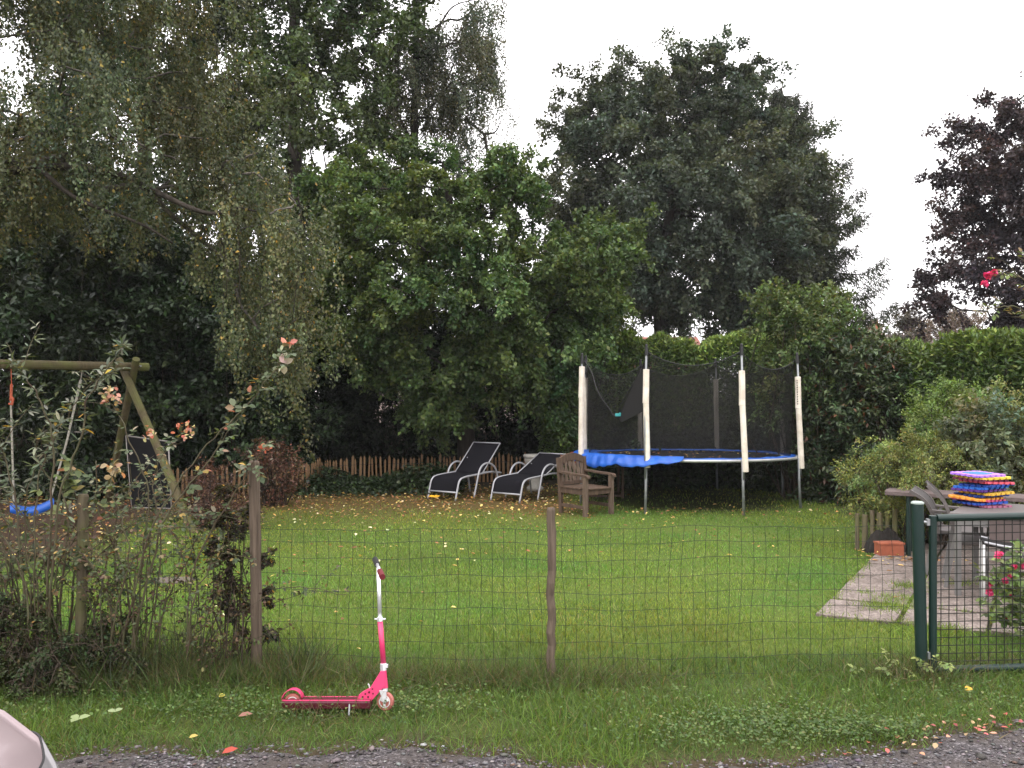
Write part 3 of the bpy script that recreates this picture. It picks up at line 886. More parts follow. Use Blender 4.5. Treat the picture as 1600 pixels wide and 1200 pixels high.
tree('far_oak', 'large grey green oak standing alone behind the trampoline', 'tree',
     [root(1038, 29)] + tp((1036, 560, 29), (1032, 470, 29), (1040, 380, 29), (1060, 250, 29)), 0.34,
     [(872, 480), (868, 380), (850, 300), (862, 268), (886, 270), (884, 200), (900, 155), (938, 150), (955, 105), (975, 112), (992, 150), (1010, 118), (1035, 118), (1062, 88), (1085, 112), (1118, 86), (1140, 128), (1165, 98), (1180, 150), (1206, 190), (1232, 215), (1276, 215), (1290, 235), (1262, 300), (1296, 330), (1300, 400), (1270, 470), (1200, 510), (1100, 515), (1060, 495), (1000, 485), (960, 500), (900, 510)],
     29, 3.6, 260, 0.72, 225000, 0.13, 0.088, OAKFAR, 17, TREES,
     holes=[(985, 505, 14)],
     extra=[P(1064, 96, 29), P(1120, 96, 29), P(1160, 116, 29), P(960, 112, 29), P(1086, 110, 29), P(905, 155, 29), P(878, 220, 29)], hang=0.4, twigs=8, ctint=0.13)

# spruce behind the far oak
def spruce(name, label, base, H, rad, nb, nl, seed, L, W, pal, group):
    rng = np.random.default_rng(seed)
    t = thing(name, label, 'tree', base, 0, group)
    mb = MB(); mb.tube([base, base + Vector((0.05, 0, H * 0.5)), base + Vector((0, 0, H))], [H * 0.014, H * 0.009, 0.012], 7)
    segs = []
    for i in range(nb):
        z = H * (0.14 + 0.85 * (i / nb) ** 0.9)
        a = rng.uniform(0, 6.283)
        r = rad * (1 - z / H) ** 0.62 * rng.uniform(0.5, 1.25) * (1 + 0.35 * math.cos(a)) + 0.15
        d = Vector((math.cos(a), math.sin(a), 0))
        p0 = base + Vector((0, 0, z))
        pts = [p0, p0 + d * r * 0.4 + Vector((0, 0, -0.06 * r)), p0 + d * r * 0.75 + Vector((0, 0, -0.10 * r)), p0 + d * r + Vector((0, 0, 0.06 * r))]
        mb.tube(pts, [0.03, 0.022, 0.014, 0.006], 4, cap=False)
        for k in range(3): segs.append((np.array(pts[k]), np.array(pts[k + 1]), r))
    mb.build('trunk', M['bark'], t, smooth=True)
    si = rng.choice(len(segs), nl, p=np.array([s[2] for s in segs]) / sum(s[2] for s in segs))
    A = np.array([segs[i][0] for i in range(len(segs))]); B = np.array([s[1] for s in segs]); rr = np.array([s[2] for s in segs])
    q = rng.random((nl, 1)); p = A[si] * (1 - q) + B[si] * q
    d = nrmz(B - A)[si]
    side = np.cross(d, [0, 0, 1.0]) * rng.choice([-1, 1], (nl, 1))
    s2 = rng.random((nl, 1)) ** 1.3
    p = p + side * s2 * 0.22 * rr[si, None] + np.array([0, 0, -1]) * rng.random((nl, 1)) ** 1.6 * 0.45
    ax = 0.5 * d + 0.6 * side + np.array([0, 0, -0.9]) * rng.random((nl, 1)) * 1.4 + 0.3 * rng.standard_normal((nl, 3))
    leaves('crown', p, ax, rng.standard_normal((nl, 3)) + [0, 0, 1], L * rng.uniform(0.6, 1.3, nl), W, pick(rng, pal, nl, 0.25), M['leaf_dull'], t)
    return t


SPR = [((0.050, 0.060, 0.040), 4), ((0.068, 0.078, 0.050), 3), ((0.034, 0.042, 0.030), 3)]
spruce('spruce', 'pointed spruce with hanging twigs at the right side of the far oak', Vector(((1222 - 800) * 31 / FPX, 31, 0)), 12.9, 3.4, 210, 85000, 21, 0.20, 0.04, SPR, TREES)

tree('copper_beech', 'dark purple copper beech at the right edge above the hedge', 'tree', [root(1790, 25)] + tp((1785, 450, 25), (1770, 250, 25), (1790, 60, 25)), 0.38,
     [(1640, 130), (1600, 160), (1540, 168), (1500, 205), (1520, 225), (1540, 212), (1548, 240), (1530, 258), (1492, 268), (1492, 288), (1516, 300), (1518, 318), (1492, 330), (1488, 362), (1512, 362), (1522, 385), (1494, 400), (1462, 432), (1460, 450), (1472, 470), (1468, 492), (1490, 490), (1500, 450), (1530, 450), (1540, 520), (1600, 540), (1950, 520), (1960, 60), (1800, -60)],
     25, 3.0, 280, 0.62, 190000, 0.11, 0.08, [((0.043, 0.031, 0.036), 5), ((0.056, 0.041, 0.047), 3), ((0.030, 0.022, 0.026), 3), ((0.075, 0.040, 0.042), 0.6)], 18, TREES, hang=0.35, twigs=8,
     extra=[P(1502, 210, 25), P(1480, 278, 25), P(1466, 440, 25), P(1472, 474, 25), P(1490, 345, 25), P(1515, 300, 25), P(1468, 480, 25)])

# low far trees beyond the hedge
FARP = [((0.075, 0.068, 0.052), 4), ((0.095, 0.085, 0.065), 3), ((0.060, 0.056, 0.046), 3)]
tree('bare_tree', 'thin reddish far tree under the copper beech above the hedge', 'tree', [root(1478, 48)] + tp((1478, 530, 48), (1480, 500, 48)), 0.10,
     [(1432, 545), (1440, 505), (1468, 492), (1500, 478), (1530, 492), (1545, 545)], 48, 1.5, 40, 0.6, 12000, 0.12, 0.06, [((0.12, 0.09, 0.075), 4), ((0.10, 0.08, 0.06), 3), ((0.16, 0.12, 0.10), 2)], 19, TREES)
tree('distant_tree', 'small rounded distant tree right of the brick chimney', 'tree', [root(1418, 50)] + tp((1418, 540, 50), (1418, 505, 50)), 0.12,
     [(1392, 560), (1396, 515), (1410, 490), (1422, 482), (1440, 508), (1446, 560)], 50, 1.5, 26, 0.6, 8000, 0.14, 0.08, FARP, 20, TREES)
spruce('larch', 'wispy conifer leaning left of the brick chimney', Vector(((1352 - 800) * 44 / FPX, 44, 0)), 6.5, 1.6, 40, 3500, 22, 0.22, 0.03, FARP, TREES)

# =================================================================== SHRUBS AND HEDGES
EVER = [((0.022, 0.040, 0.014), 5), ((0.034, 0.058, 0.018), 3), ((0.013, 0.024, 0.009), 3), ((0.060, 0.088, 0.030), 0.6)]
SHADE_LEAF = [((0.012, 0.020, 0.009), 5), ((0.020, 0.032, 0.012), 3), ((0.008, 0.013, 0.006), 4)]  # leaf colours darkened to stand in for the shade under the oak
BACK = 'dark shrubs closing the back of the garden'
shrub('evergreen_shrub', 'tall glossy dark shrub behind the swing beam at the left edge', 'shrub',
      [(-160, 790), (-160, 300), (60, 330), (200, 350), (235, 420), (230, 790)], 15.0, 1.3, 130, 0.58, 90000, 0.13, 0.06, EVER, 41, BACK, 'leaf_gloss')
shrub('evergreen_shrub', 'dark leafy shrub under the hanging birch curtain', 'shrub',
      [(180, 780), (190, 390), (260, 370), (330, 400), (400, 440), (450, 520), (440, 770)], 16.2, 1.2, 120, 0.58, 85000, 0.12, 0.058, EVER, 42, BACK, 'leaf_gloss')
for k, (u0, u1, vt, Y, lab) in enumerate(((395, 560, 490, 19.0, 'shrub with leaves darkened for shade behind the left end of the paling fence'), (520, 700, 470, 19.6, 'shrub with leaves darkened for shade behind the middle of the paling fence'),
                                          (660, 850, 470, 19.4, 'shrub with leaves darkened for shade behind the two loungers'), (810, 960, 500, 19.8, 'shrub with leaves darkened for shade behind the left side of the trampoline'))):
    shrub('shaded_shrub', lab, 'shrub', [(u0, 745), (u0 + 10, vt + 40), ((u0 + u1) / 2, vt), (u1 - 10, vt + 30), (u1, 745)], Y, 1.0, 85, 0.6, 26000, 0.13, 0.06, SHADE_LEAF, 43 + k, BACK, 'leaf_dull')
for k, (u0, u1, vt, vb, Y, lab) in enumerate(((960, 1080, 690, 790, 16.6, 'low dark shrub seen under the left half of the trampoline'), (1060, 1180, 680, 790, 16.7, 'low dark shrub seen under the middle of the trampoline'), (1160, 1270, 690, 790, 16.0, 'low dark shrub seen under the right end of the trampoline'))):
    shrub('low_shrub', lab, 'shrub', [(u0, vb), (u0, vt + 15), ((u0 + u1) / 2, vt), (u1, vt + 10), (u1, vb)], Y, 0.7, 50, 0.36, 14000, 0.09, 0.05, EVER, 51 + k, BACK, 'leaf_gloss')

def hedge(name, label, a, b, wd, H, n, seed, pal, L=0.105, W=0.040):
    """Clipped cherry laurel: leaves through the outer skin of a wavy-topped block, stems inside."""
    rng = np.random.default_rng(seed)
    a, b = np.array(a, float), np.array(b, float)
    d = b - a; ln = np.linalg.norm(d); d /= ln
    s = np.array([d[1], -d[0]])
    t = thing(name, label, 'hedge', Vector(((a + b)[0] / 2, (a + b)[1] / 2, 0)))
    mb = MB()
    for i in range(int(ln / 0.35)):
        q = a + d * (i + 0.5) * 0.35 + s * rng.uniform(-0.3, 0.3) * wd
        for k in range(3):
            e = q + d * rng.uniform(-0.5, 0.5) + s * rng.uniform(-0.42, 0.42) * wd
            mb.tube([Vector((q[0], q[1], 0)), Vector(((q + e)[0] / 2, (q + e)[1] / 2, H * 0.5)), Vector((e[0], e[1], H * rng.uniform(0.75, 0.95)))], [0.03, 0.02, 0.008], 5, cap=False)
    mb.build('stem', M['bark'], t, smooth=True)
    x = rng.uniform(0, ln, n); face = rng.random(n)
    dep = rng.gamma(1.2, 0.16, n)
    top = H * (1 + 0.035 * np.sin(x * 2.1 + seed) + 0.025 * np.sin(x * 5.3) + 0.02 * np.sin(x * 11))
    h = np.zeros(n); y = np.zeros(n); od = np.zeros((n, 3))
    m1 = face < 0.62
    sg = np.where(rng.random(n) < 0.82, 1, -1)
    h[m1] = rng.random(m1.sum()) ** 0.85 * top[m1]
    bulge = 1 + 0.10 * np.sin(x * 1.7 + h * 1.3) + 0.07 * np.sin(x * 4.1 - h * 3.1)
    y[m1] = (sg * (wd / 2 * bulge - dep))[m1]
    od[m1] = np.column_stack([np.outer(sg, s), np.full(n, 0.45)])[m1]
    m2 = ~m1
    y[m2] = rng.uniform(-0.5, 0.5, m2.sum()) * wd; h[m2] = (top - dep + 0.10)[m2]
    od[m2] = np.array([0, 0, 1.0])
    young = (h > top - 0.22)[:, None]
    p = np.column_stack([a[0] + d[0] * x + s[0] * y, a[1] + d[1] * x + s[1] * y, np.maximum(h, 0.03)])
    ax = od * 0.7 + 0.6 * rng.standard_normal((n, 3)); no = od * 0.5 + 0.5 * rng.standard_normal((n, 3)) + [0, 0, 0.6]
    c = pick(rng, pal, n, 0.2, (1 + 0.15 * np.sin(x * 1.9) * np.cos(h * 2.3))[:, None])
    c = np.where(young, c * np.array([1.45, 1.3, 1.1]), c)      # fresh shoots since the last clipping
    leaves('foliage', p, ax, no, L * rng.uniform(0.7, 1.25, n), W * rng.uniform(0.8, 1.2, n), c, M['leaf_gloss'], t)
    return t


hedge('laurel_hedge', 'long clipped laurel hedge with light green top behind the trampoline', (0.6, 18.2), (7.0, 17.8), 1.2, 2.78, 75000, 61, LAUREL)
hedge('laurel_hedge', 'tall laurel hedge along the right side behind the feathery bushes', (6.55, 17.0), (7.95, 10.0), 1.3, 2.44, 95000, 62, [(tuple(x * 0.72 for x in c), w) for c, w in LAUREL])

shrub('leafy_shrub', 'pale green arching bush rising above the right end of the trampoline net', 'shrub',
      [(1200, 640), (1195, 580), (1200, 520), (1185, 470), (1196, 440), (1225, 455), (1255, 478), (1300, 440), (1325, 470), (1340, 520), (1345, 640)], 14.6, 0.8, 85, 0.30, 22000, 0.075, 0.042, [((0.075, 0.115, 0.036), 4), ((0.10, 0.145, 0.045), 3), ((0.055, 0.085, 0.03), 3), ((0.13, 0.13, 0.05), 0.7)], 63, hang=0.5)
shrub('rhododendron', 'dark rhododendron with brown patches between trampoline and feathery bush', 'shrub',
      [(1255, 800), (1262, 640), (1275, 560), (1320, 525), (1375, 530), (1400, 570), (1410, 640), (1400, 740), (1370, 790)], 14.3, 0.7, 130, 0.32, 30000, 0.10, 0.040, [((0.046, 0.072, 0.028), 5), ((0.066, 0.096, 0.036), 3), ((0.030, 0.046, 0.020), 3), ((0.13, 0.055, 0.028), 0.7), ((0.10, 0.11, 0.05), 0.5)], 64, None, 'leaf_gloss', hang=0.5)
FEA = 'bushes behind the plank table'
shrub('round_shrub', 'rounded fresh green bush against the laurel hedge', 'shrub', [(1420, 760), (1425, 640), (1450, 612), (1500, 600), (1545, 612), (1570, 650), (1575, 760)], 10.9, 0.55, 85, 0.20, 30000, 0.034, 0.020,
      [((0.115, 0.175, 0.042), 4), ((0.15, 0.21, 0.052), 3), ((0.085, 0.13, 0.034), 3)], 65, FEA, hang=0.2)
shrub('feathery_shrub', 'yellow green feathery bush leaning over the left end of the plank table', 'shrub', [(1368, 840), (1335, 770), (1325, 745), (1352, 715), (1385, 690), (1440, 680), (1490, 690), (1530, 720), (1535, 800), (1450, 830)], 10.0, 0.55, 100, 0.18, 36000, 0.040, 0.014,
      [((0.15, 0.185, 0.055), 4), ((0.20, 0.225, 0.065), 3), ((0.105, 0.140, 0.045), 3), ((0.28, 0.27, 0.07), 1), ((0.17, 0.12, 0.06), 0.6)], 66, FEA, hang=0.5, droop=0.1)
shrub('grey_shrub', 'grey green broad leaved bush behind the stack of foam mats', 'shrub', [(1475, 790), (1480, 690), (1500, 645), (1545, 630), (1585, 655), (1600, 720), (1600, 790)], 10.3, 0.5, 65, 0.20, 12000, 0.07, 0.032,
      [((0.13, 0.155, 0.09), 4), ((0.17, 0.195, 0.125), 2), ((0.095, 0.12, 0.065), 3)], 67, FEA, hang=0.4)
shrub('olive_shrub', 'olive brown bush at the right edge beside the grey green bush', 'shrub', [(1550, 800), (1555, 650), (1580, 612), (1640, 600), (1720, 620), (1740, 800)], 10.4, 0.6, 80, 0.22, 26000, 0.04, 0.017,
      [((0.14, 0.155, 0.05), 4), ((0.18, 0.175, 0.058), 3), ((0.10, 0.11, 0.042), 3), ((0.24, 0.20, 0.06), 1)], 68, FEA, hang=0.4)
shrub('red_shrub', 'reddish brown dying bush just behind the left fence post top', 'shrub', [(395, 775), (385, 720), (398, 692), (425, 688), (455, 698), (466, 722), (455, 775)], 13.6, 0.30, 42, 0.15, 3600, 0.05, 0.028,
      [((0.14, 0.07, 0.05), 4), ((0.09, 0.045, 0.03), 4), ((0.26, 0.17, 0.12), 1), ((0.07, 0.06, 0.03), 2)], 69, None, 'leaf_dull')
shrub('twiggy_shrub', 'dense rusty brown twiggy bush between swing leg and left fence post', 'shrub', [(292, 812), (296, 745), (315, 732), (345, 734), (358, 770), (395, 800), (395, 835), (320, 830)], 11.3, 0.30, 50, 0.15, 6000, 0.04, 0.016,
      [((0.10, 0.055, 0.042), 4), ((0.065, 0.036, 0.028), 4), ((0.15, 0.09, 0.07), 1)], 70, None, 'leaf_dull', up=0.6)
n = 7000
x = RNG.uniform(-4.4, -0.9, n); y = 15.1 + 0.12 * (x + 2.5) + RNG.normal(0.5, 0.42, n)
z = 0.36 * RNG.random(n) * np.clip(1 - np.abs(y - 15.7) / 1.1, 0.15, 1) * (1 + 0.4 * np.sin(3 * x))
tag(ground_leaves('ivy', x, y, z + 0.02, RNG.uniform(0.05, 0.09, n), RNG.uniform(0.045, 0.08, n), EVER, flat=0.6, mat='leaf_gloss'), kind='stuff')
# =================================================================== OBJECT MATERIALS
M['post'] = mat_wood('weathered_post', (0.145, 0.110, 0.080), (0.042, 0.031, 0.023), (45, 45, 2.2))
M['post_mossy'] = mat_wood('mossy_post', (0.16, 0.13, 0.085), (0.075, 0.06, 0.04), (30, 30, 2.5), (0.11, 0.115, 0.045))
M['round_wood'] = mat_wood('swing_timber', (0.125, 0.10, 0.055), (0.06, 0.048, 0.026), (22, 22, 2.5), (0.105, 0.11, 0.034))
M['teak'] = mat_wood('old_teak', (0.125, 0.085, 0.060), (0.050, 0.032, 0.022), (30, 30, 4))
M['teak_grey'] = mat_wood('bleached_teak', (0.17, 0.125, 0.092), (0.07, 0.047, 0.034), (34, 34, 4))
M['paling'] = mat_wood('chestnut_paling', (0.30, 0.19, 0.10), (0.14, 0.078, 0.04), (60, 60, 3))
M['plank'] = mat_wood('dark_plank', (0.16, 0.125, 0.12), (0.075, 0.055, 0.052), (3, 45, 45))
M['green_metal'] = mat_plain('green_powder_coat', (0.003, 0.020, 0.016), 0.42, 0.0, 0.08, 8, spec=0.5)
M['green_wire'] = mat_plain('green_wire', (0.006, 0.013, 0.007), 0.6, 0.0, 0.1, 8)
M['rust_wire'] = mat_plain('dark_wire', (0.008, 0.008, 0.006), 0.6, 0.0, 0.1, 8)
M['cap'] = mat_plain('pale_cap', (0.36, 0.42, 0.38), 0.5)
M['steel'] = mat_plain('dull_steel', (0.42, 0.43, 0.44), 0.42, 0.85, 0.06, 30)
M['galv'] = mat_plain('galvanised_tube', (0.30, 0.315, 0.32), 0.5, 0.55, 0.12, 14)
M['silver'] = mat_plain('silver_paint', (0.40, 0.40, 0.42), 0.4, 0.25, 0.05, 14)
M['foam'] = mat_plain('weathered_foam', (0.78, 0.72, 0.62), 0.85, 0, 0.06, 7, c2=(0.60, 0.53, 0.43), bump=0.25, bscale=40)
M['black'] = mat_plain('black_plastic', (0.018, 0.018, 0.019), 0.5, 0, 0.1, 8)
M['rim'] = mat_plain('rim_tube', (0.50, 0.50, 0.50), 0.45, 0.5, 0.1, 10)
M['blue'] = mat_plain('blue_vinyl', (0.012, 0.115, 0.50), 0.45, 0, 0.12, 5, c2=(0.008, 0.065, 0.33), spec=0.5)
M['mat'] = mat_plain('jump_mat', (0.014, 0.013, 0.0125), 0.85, 0, 0.15, 6, spec=0.12)
M['sling'] = mat_plain('sling_fabric', (0.008, 0.0076, 0.0105), 0.85, 0, 0.1, 60, spec=0.12)
M['pink'] = mat_plain('pink_paint', (0.66, 0.040, 0.145), 0.4, 0, 0.04, 12, spec=0.55)
M['maroon'] = mat_plain('dark_pink_paint', (0.085, 0.006, 0.017), 0.5, 0, 0.1, 12)
M['chrome'] = mat_plain('polished_metal', (0.80, 0.80, 0.82), 0.25, 0.6, 0.03, 20)
M['wheel'] = mat_plain('translucent_red_wheel', (0.40, 0.13, 0.11), 0.4, 0, 0.06, 10)
M['white'] = mat_plain('white_plastic', (0.60, 0.60, 0.59), 0.5, 0, 0.04, 10)
M['dred'] = mat_plain('dark_red_rubber', (0.14, 0.012, 0.018), 0.6)
M['rope_red'] = mat_plain('orange_red_rope', (0.48, 0.11, 0.055), 0.9, 0, 0.15, 40)
M['rope'] = mat_plain('grey_rope', (0.34, 0.32, 0.27), 0.9, 0, 0.15, 40)
M['panel'] = mat_plain('slate_board', (0.011, 0.011, 0.012), 0.85, 0, 0.15, 4, spec=0.12)
M['pale'] = mat_plain('pale_frame', (0.28, 0.255, 0.235), 0.6, 0, 0.08, 12)
M['terra'] = mat_plain('terracotta', (0.36, 0.105, 0.055), 0.85, 0, 0.14, 9)
M['stone'] = mat_plain('pale_stone', (0.42, 0.40, 0.36), 0.85, 0, 0.12, 8, bump=0.3)
M['grey_pl'] = mat_plain('grey_resin', (0.115, 0.10, 0.095), 0.55, 0, 0.06, 10)
M['grey_lt'] = mat_plain('light_grey_resin', (0.17, 0.163, 0.157), 0.55, 0, 0.06, 10)
M['grey_dk'] = mat_plain('dark_grey_resin', (0.05, 0.044, 0.043), 0.55, 0, 0.06, 10)
M['soil'] = mat_plain('potting_soil', (0.02, 0.016, 0.013), 0.95, 0, 0.2, 25, bump=0.8)
M['apron'] = mat_plain('brown_panel', (0.115, 0.085, 0.078), 0.6, 0, 0.08, 6)


def mat_net():
    m, nt, N, Lk, b = new_mat('safety_net')
    b.inputs['Base Color'].default_value = (0.009, 0.0085, 0.008, 1); b.inputs['Roughness'].default_value = 0.8
    b.inputs['Specular IOR Level'].default_value = 0.2
    tr = N.new('ShaderNodeBsdfTransparent'); mx = N.new('ShaderNodeMixShader')
    tc = N.new('ShaderNodeTexCoord'); nz = N.new('ShaderNodeTexNoise'); nz.inputs['Scale'].default_value = 2.0; nz.inputs['Detail'].default_value = 4
    Lk.new(tc.outputs['Object'], nz.inputs['Vector'])
    mr = N.new('ShaderNodeMapRange'); mr.inputs['To Min'].default_value = 0.46; mr.inputs['To Max'].default_value = 0.62
    Lk.new(nz.outputs['Fac'], mr.inputs['Value']); Lk.new(mr.outputs['Result'], mx.inputs['Fac'])
    Lk.new(tr.outputs['BSDF'], mx.inputs[1]); Lk.new(b.outputs['BSDF'], mx.inputs[2])
    Lk.new(mx.outputs['Shader'], N['Material Output'].inputs['Surface'])
    return m


M['net'] = mat_net()


def copy_tree(o, parent=None):
    c = o.copy(); COL.objects.link(c)
    if parent is not None: c.parent = parent
    for ch in list(o.children): copy_tree(ch, c)
    return c


# =================================================================== FENCE
def fence_post(label, u, vb, vt, r, mat, wig=0.0025, lean=0.0):
    g = G(u, vb); h = (vb - vt) * g.y / FPX
    mb = MB()
    n = 10
    for i in range(1):
        pass
    pts = [g + Vector((0, 0, -0.12))] + [g + Vector((lean * i / 14 + random.uniform(-1, 1) * wig, random.uniform(-1, 1) * wig, h * i / 14)) for i in range(1, 14)] + [g + Vector((lean, 0, h - 0.014)), g + Vector((lean, 0, h))]
    mb.tube(pts, [r * 1.05] + [r * random.uniform(1 - 8 * wig, 1 + 8 * wig) for i in range(13)] + [r * 0.98, r * 0.80], 14)
    o = mb.build('fence_post', mat, None, smooth=False, bevel=0.004)
    return tag(o, label, 'post')


fence_post('tall pale wooden fence post left of the pink scooter', 402, 1058, 720, 0.034, M['post'], lean=-0.02)
fence_post('short gnarled wooden fence post at the middle of the wire fence', 861, 1066, 793, 0.027, M['post'], wig=0.007, lean=0.0)
fence_post('bark covered post tangled in the rose canes near the left edge', 125, 1052, 772, 0.034, M['post_mossy'], wig=0.007, lean=0.02)

gp = G(1441, 1054)
t = thing('gate_post', 'round dark green steel post with pale cap holding the gate', 'post', gp)
MB().tube([gp + Vector((0, 0, -0.1)), gp + Vector((-0.015, 0, 0.5)), gp + Vector((-0.03, 0, 1.065))], 0.036, 20).build('tube', M['green_metal'], t, smooth=False, bevel=0.003)
MB().lathe([(0.039, 1.064), (0.039, 1.072), (0.030, 1.079), (0.010, 1.081)], 20, gp + Vector((-0.03, 0, 0))).build('cap', M['cap'], t)
for z in (0.12, 0.95):
    mb = MB(); mb.tube([gp + Vector((-0.02, 0, z)), gp + Vector((0.075, 0.0, z))], 0.009, 8)
    mb.lathe([(0.015, z - 0.02), (0.015, z + 0.02)], 10, gp + Vector((0.037, 0, 0)))
    mb.build('hinge', M['steel'], t)

# wire mesh
FP = [(-6.2, 5.45), (-4.3, 5.42), (-2.68, 5.40), (-1.58, 5.40), (-0.7, 5.36), (0.24, 5.285), (1.3, 5.36), (2.50, 5.42)]
fx = np.array([p[0] for p in FP]); fy = np.array([p[1] for p in FP])
wm = MB()
xs = np.arange(-6.15, 2.50, 0.0735)
TOPZ = lambda x: 0.915 + 0.010 * math.sin(1.7 * x) + 0.02 * max(0, x - 1.6)
def wirept(x, z):
    return Vector((x + 0.010 * math.sin(5.1 * z + 2.3 * x) + 0.007 * math.sin(9 * z - 7 * x), float(np.interp(x, fx, fy)) - 0.006 + 0.012 * math.sin(3 * x + 4 * z), z + 0.006 * math.sin(4.2 * x + 3 * z) + 0.005 * math.sin(11 * x + 9 * z)))
for x in xs:
    top = TOPZ(x)
    wm.tube([wirept(x, top * k / 9) for k in range(10)], 0.0014, 4, cap=False)
zs = [0.02, 0.12, 0.22, 0.325, 0.425, 0.525, 0.625, 0.73, 0.83]
for z in zs:
    wm.tube([wirept(x, z) for x in xs], 0.0014, 4, cap=False)
wm.tube([wirept(x, TOPZ(x)) for x in xs], 0.0013, 4, cap=False)
tag(wm.build('wire_fence', M['green_wire']), 'green welded wire mesh fence strung between the wooden posts and the gate', 'fence')

# gate
g0 = gp + Vector((0.066, 0.0, 0)); g1 = g0 + Vector((1.05, 0.02, 0))
t = thing('garden_gate', 'dark green metal garden gate with square wire infill', 'gate', g0)
mb = MB(); r = 0.021
r = 0.024; zt0, zt1, zb0, zb1 = 0.975, 0.995, 0.03, 0.055
mb.tube([g0 + Vector((0, 0, zb0 - 0.02)), g0 + Vector((0, 0, zt0 + 0.015))], r, 14)
mb.tube([g1 + Vector((0, 0, zb1 - 0.02)), g1 + Vector((0, 0, zt1 + 0.015))], r, 14)
mb.tube([g0 + Vector((r, 0, zt0)), g1 + Vector((-r, 0, zt1))], r * 0.95, 14)
mb.tube([g0 + Vector((r, 0, zb0)), g1 + Vector((-r, 0, zb1))], r * 0.95, 14)
mb.build('frame', M['green_metal'], t, bevel=0.002)
mb = MB()
for i in range(1, 21):
    x = i * 0.05; k = x / 1.05
    if x > 1.03: continue
    y = 0.02 * k
    mb.tube([g0 + Vector((x, y, zb0 + (zb1 - zb0) * k)), g0 + Vector((x + 0.002 * math.sin(i * 7), y, 0.5)), g0 + Vector((x, y, zt0 + (zt1 - zt0) * k))], 0.0029, 5, cap=False)
for j in range(1, 19):
    z = zb0 + j * 0.0497
    mb.tube([g0 + Vector((r, 0.004, z)), g0 + Vector((0.5, 0.014, z + 0.008)), g1 + Vector((-r, 0.004, z + 0.02))], 0.0029, 5, cap=False)
mb.build('mesh_infill', M['rust_wire'], t)

# =================================================================== SCOOTER
SY = 4.755
def S(u, v, dy=0.0):
    return Vector(((u - 800) / 284.0, SY + dy, (1113 - v) / 284.0 + 0.004))


t = thing('kick_scooter', 'pink child kick scooter standing in the grass by the wire fence', 'scooter', (-1.0, SY, 0))
t.rotation_euler = (R(-8), 0, 0)
a = S(443, 1096).x; b = S(580, 1096).x
mb = MB()
sec = [(-0.052, -0.042), (0.052, -0.042), (0.056, -0.010), (0.050, 0.0), (-0.050, 0.0), (-0.056, -0.010)]
vs = []
for x in (a, b):
    for y, z in sec: vs.append((x, SY + y, 0.067 + z))
fs = [(0, 1, 2, 3, 4, 5), (11, 10, 9, 8, 7, 6)] + [(i, i + 6, (i + 1) % 6 + 6, (i + 1) % 6) for i in range(6)]
mb.add(vs, fs)
dk = mb.build('deck', M['maroon'], t, bevel=0.003)
MB().box(((a + b) / 2, SY, 0.0685), (b - a - 0.006, 0.080, 0.003)).build('grip_tape', M['maroon'], dk)
for s_ in (-1, 1): MB().box(((a + b) / 2, SY + s_ * 0.047, 0.0685), (b - a - 0.004, 0.012, 0.005)).build('deck_edge', M['pink'], dk, bevel=0.001)
# gusset and its holes
poly = [(557, 1097), (559, 1090), (566, 1084), (578, 1078), (594, 1052), (602, 1052), (602.5, 1076), (598, 1078), (580, 1098)]
MY = Matrix(((1, 0, 0, 0), (0, 0, 1, SY), (0, 1, 0, 0), (0, 0, 0, 1)))
mb = MB(); mb.prism([(S(u, v).x, S(u, v).z) for u, v in poly], -0.019, 0.019, MY)
nk = mb.build('neck', M['pink'], t, bevel=0.002)
mb = MB()
for (u, v, rr) in ((567, 1091, .0055), (571, 1086.5, .005), (575.5, 1091, .0055), (577, 1084, .006), (582, 1079, .0045), (583, 1086, .0045)):
    c = S(u, v); mb.lathe([(rr, -0.0215), (rr, 0.0215)], 10)
    k = len(mb.v) - 20
    for i in range(k, len(mb.v)):
        p = mb.v[i]; mb.v[i] = (c.x + p[0], SY + p[2], c.z + p[1])
mb.build('hole', M['maroon'], nk)
MB().tube([S(577, 1079), S(576, 1075), S(574, 1072)], 0.004, 6).build('fold_lever', M['white'], nk)
head = MB(); head.tube([S(601, 1079), S(597.6, 1051)], 0.0165, 14); head.build('head_tube', M['pink'], t, smooth=False, bevel=0.002)
MB().tube([S(597.5, 1041), S(590.8, 975)], 0.0150, 14).build('lower_tube', M['pink'], t, smooth=True)
MB().tube([S(590.8, 976), S(586.3, 893)], 0.0115, 14).build('upper_tube', M['chrome'], t, smooth=True)
cl = MB(); cl.tube([S(598, 1052), S(597.3, 1041)], 0.0185, 14); cl.box(S(602, 1045), (0.022, 0.03, 0.020)); cl.build('clamp', M['chrome'], t, bevel=0.002)
cl = MB(); cl.tube([S(591, 977), S(590.5, 970)], 0.017, 14); cl.box(S(591, 973), (0.062, 0.012, 0.008)); cl.build('collar', M['chrome'], t, bevel=0.001)
hn = Vector((-0.706, SY - 0.155, 0.738)); hf = Vector((-0.797, SY + 0.165, 0.815)); hm = (hn + hf) / 2
MB().tube([hn, hf], 0.010, 12).build('handlebar', M['chrome'], t, smooth=True)
MB().tube([hf + (hm - hf) * 0.62, hf + (hf - hm).normalized() * 0.004], 0.0165, 12).build('grip', M['black'], t)
MB().tube([hn + (hm - hn) * 0.62, hn + (hn - hm).normalized() * 0.004], 0.0165, 12).build('grip', M['dred'], t)
for dy in (-0.021, 0.021):
    pass
mb = MB(); mb.tube([S(601, 1084), S(600.8, 1078)], 0.016, 14)
